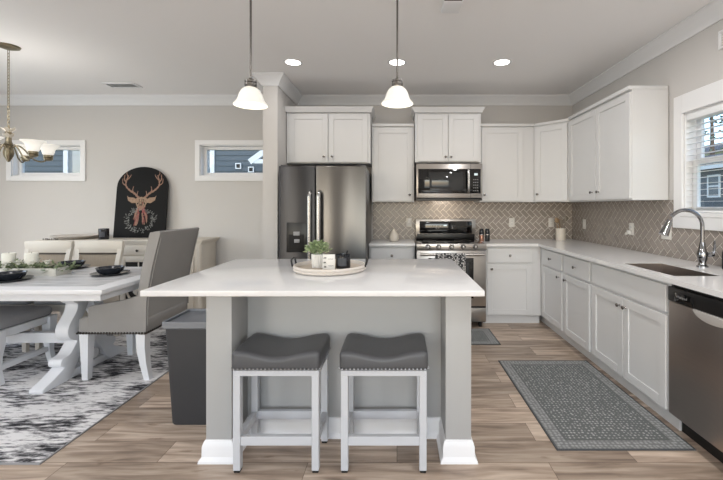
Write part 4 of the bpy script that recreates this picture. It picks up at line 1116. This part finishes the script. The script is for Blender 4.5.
for x, lbl in ((-3.06, 'white pillar candle rising from the greenery, right of the two'), (-3.25, 'ivory pillar candle rising from the greenery, left of the two')):
    c = thing('pillar_candle', lbl, 'candle', (x, 3.19, TT+.0105), 0)
    MB().lathe([(.043, 0), (.045, .004), (.045, .165), (.040, .17), (.03, .163), (0, .162)], 24).build('wax', 'wax', c)
    MB().tube([(0, 0, .16), (.002, 0, .178)], .0015, 5).build('wick', 'ink', c)

# sideboard
sbx0, sbx1 = -4.22, -2.27
sbd = thing('sideboard', 'antique cream sideboard with paneled doors against the dining wall', 'sideboard', ((sbx0+sbx1)/2, 4.45, 0)); h = (sbx1-sbx0)/2
bx(-h+.04, h-.04, .02, .41, .10, .89).build('body', 'cream', sbd, bevel=.003)
tp = MB(); tp.box(-h, h, -.01, .425, .918, .94); tp.box(-h+.015, h-.015, .003, .42, .902, .918); tp.box(-h+.028, h-.028, .012, .415, .885, .902)
tp.build('top', 'cream', sbd, bevel=.004)
for x in (-h+.05, h-.05):
    MB().lathe([(.03, 0), (.034, .03), (.022, .06), (.036, .10), (.036, .17), (.026, .20), (.03, .5), (.026, .78), (.038, .82), (.038, .885)], 16, (x, .03, 0)).build('turned_post', 'cream', sbd)
    bx(x-.035, x+.035, .34, .41, 0, .10).build('foot', 'cream', sbd, bevel=.005)
n_ = 4; wdt = (2*h-.2)/n_
for k in range(n_):
    x0 = -h+.10+k*wdt+.008; x1 = x0+wdt-.016; z0, z1 = .14, .74
    dr = bx(x0, x1, 0, .02, .765, .865).build('drawer', 'cream', sbd, bevel=.004)
    MB().lathe([(.007, 0), (.007, .012), (.015, .02), (.010, .028), (0, .029)], 12, ((x0+x1)/2, 0, .815), '-y').build('knob', 'nail_dark', dr)
    f = MB(); r_ = .06
    f.box(x0, x0+r_, 0, .02, z0, z1); f.box(x1-r_, x1, 0, .02, z0, z1); f.box(x0+r_, x1-r_, 0, .02, z0, z0+r_); f.box(x0+r_, x1-r_, 0, .02, z1-r_, z1)
    dr = f.build('door', 'cream', sbd, bevel=.004)
    bx(x0+r_, x1-r_, .012, .019, z0+r_, z1-r_).build('panel', 'darkgap', dr, smooth=False)
    fw = MB(); xc = (x0+x1)/2; rw = (x1-x0)/2-r_
    for zc in [z0+r_+rw*(1+2*j) for j in range(int((z1-z0-2*r_)/(2*rw)))]:
        fw.tube([(xc+rw*.9*math.cos(q), .009, zc+rw*.9*math.sin(q)) for q in [2*PI*j/20 for j in range(20)]], .012, 6, True)
        fw.lathe([(rw*.42, 0), (rw*.42, .012), (rw*.2, .02), (0, .022)], 14, (xc, .012, zc), '-y')
    fw.tube([(xc, .012, z0+r_), (xc, .012, z1-r_)], .008, 6)
    fw.build('fretwork', 'cream', dr)

# on the sideboard
SB = .94
cjr = thing('jar_candle', 'dark glass jar candle with label on the sideboard beside the stag board', 'candle', (-3.486, 4.53, SB))
MB().lathe([(.05, 0), (.053, .005), (.053, .125), (.051, .128), (.048, .124), (.048, .085), (0, .085)], 26).build('jar', 'jar', cjr)
MB().lathe([(.0475, .085), (.0475, .09), (0, .09)], 20).build('wax', 'wax', cjr)
bxm = MB()
for k in range(8):
    a0, a1 = R(-105+k*8), R(-97+k*8); rr = .0536
    bxm.add([(rr*math.cos(a0), rr*math.sin(a0), .03), (rr*math.cos(a1), rr*math.sin(a1), .03), (rr*math.cos(a1), rr*math.sin(a1), .095), (rr*math.cos(a0), rr*math.sin(a0), .095)], [(0, 1, 2, 3)])
bxm.build('label', 'label', cjr)
tag(MB().lathe([(.10, 0), (.16, .008), (.22, .030), (.252, .04), (.252, .044), (.22, .037), (.15, .014), (0, .012)], 36).build('wooden_platter', 'traywood'), 'wide shallow pale platter on the sideboard', 'platter').location = (-3.886, 4.62, SB)
vn = thing('bead_garland', 'short dark beaded garland lying on the left end of the sideboard', 'garland', (-4.06, 4.47, SB))
f = MB()
for k in range(14): f.ball((-.09+.014*k, .02*math.sin(k*.9), .0075), .0078, 6)
f.build('beads', 'nail_dark', vn)

# arched stag board leaning on the wall
brd = thing('arched_wall_board', 'black arched board with printed stag leaning on the wall above the sideboard', 'wall art', (-3.225, 4.76, SB))
brd.rotation_euler = (R(-6), 0, 0)
bw, bh = .325, .90
ar = [(-bw, 0), (bw, 0), (bw, bh-.26)]+[(bw*math.cos(R(a)), bh-.26+.26*math.sin(R(a))) for a in range(8, 173, 8)]+[(-bw, bh-.26)]
MB().prism(ar, 0, .018, 'y').build('board', 'panelblack', brd, bevel=.003)
pr = MB()
def poly(pts, y, i, th=.0012):
    pr.cur = i; pr.prism(pts, y-th, y, 'y')
def stroke(pts, w0, w1, i, y=-.001):
    p = crom(pts, 6, False); L_, Rr = [], []
    for k, q in enumerate(p):
        a = Vector(p[max(0, k-1)]); b = Vector(p[min(len(p)-1, k+1)]); t = (b-a).normalized(); nn = Vector((-t.y, t.x)); wdh = w0+(w1-w0)*k/(len(p)-1)
        wdh *= 1+.25*math.sin(k*2.1)
        L_.append((q[0]+nn.x*wdh, q[1]+nn.y*wdh)); Rr.append((q[0]-nn.x*wdh, q[1]-nn.y*wdh))
    pr.cur = i
    n = len(p)
    for k in range(n-1):
        pr.add([(L_[k][0], y, L_[k][1]), (L_[k+1][0], y, L_[k+1][1]), (Rr[k+1][0], y, Rr[k+1][1]), (Rr[k][0], y, Rr[k][1])], [(0, 1, 2, 3)])
for s in (-1, 1):
    m_ = lambda *p: [(s*x, z) for x, z in p]
    stroke(m_((.035, .50), (.09, .555), (.16, .60), (.21, .66), (.205, .73), (.185, .79)), .014, .006, 0)
    stroke(m_((.205, .70), (.235, .74), (.23, .80)), .009, .004, 0); stroke(m_((.20, .73), (.165, .77), (.15, .80)), .008, .003, 0)
    stroke(m_((.21, .66), (.25, .69), (.255, .75)), .008, .003, 0); stroke(m_((.10, .56), (.12, .60), (.11, .65)), .008, .003, 0); stroke(m_((.05, .51), (.06, .55), (.05, .59)), .008, .003, 0)
    stroke(m_((.19, .78), (.21, .81), (.205, .84)), .006, .003, 0)
    poly(m_((.045, .475), (.10, .505), (.165, .51), (.185, .53), (.17, .47), (.12, .435), (.06, .44)), -.0005, 1)
poly([(-.065, .50), (0, .515), (.065, .50), (.075, .45), (.05, .39), (.035, .33), (.0, .31), (-.035, .33), (-.05, .39), (-.075, .45)], -.002, 1)
poly([(-.022, .345), (.022, .345), (.018, .318), (0, .308), (-.018, .318)], -.0036, 4)
for s in (-1, 1): poly([(s*.032, .43), (s*.052, .44), (s*.05, .42)], -.0036, 4)
poly([(-.05, .40), (.05, .40), (.075, .30), (.085, .20), (.03, .14), (-.05, .14), (-.095, .19), (-.08, .30)], -.0003, 4)
rs = random.Random(3)
for k in range(80):
    u = rs.uniform(-1, 1); u = u if abs(u) > .3 else math.copysign(.3+abs(u), u)
    z0 = rs.uniform(.25, .40); z1 = z0-rs.uniform(.06, .13); w_ = lambda z: .05+(.40-z)*.22
    stroke([(u*w_(z0), z0), (u*w_((z0+z1)/2)+.004, (z0+z1)/2), (u*w_(z1), max(.15, z1))], .009, .003, rs.choice((2, 2, 2, 0) if u < .2 else (2, 2, 0, 4)), -.0018-.00004*k)
for k in range(12):
    u = rs.uniform(-.04, .04); z0 = rs.uniform(.42, .49); stroke([(u, z0), (u*1.1, z0-.03), (u*.9, z0-.06)], .004, .001, rs.choice((0, 2, 4)), -.0034-.00004*k)
poly([(-.03, .40), (.03, .40), (.022, .35), (-.022, .35)], -.0033, 0)
for k in range(260):
    a = random.uniform(0, 2*PI); r_ = random.uniform(.125, .195)*(1 if math.sin(a) < .45 else .85)
    x, z = r_*math.cos(a)*1.0, .235+r_*math.sin(a)*.85
    if z > .36: continue
    d = Vector((math.cos(a+random.uniform(-1.2, 1.2)), math.sin(a+random.uniform(-1.2, 1.2)))); q = Vector((-d.y, d.x)); l_ = random.uniform(.012, .03); c = Vector((x, z))
    pts = [c, c+d*l_*.5+q*.004, c+d*l_, c+d*l_*.5-q*.004]; pr.cur = 3
    y = -.0012-.00002*k
    pr.add([(p.x, y, p.y) for p in pts], [(0, 1, 2, 3)])
pr.build('printed_stag', ['antler', 'stag', 'rose', 'wreath', 'panelblack'], brd, smooth=False)
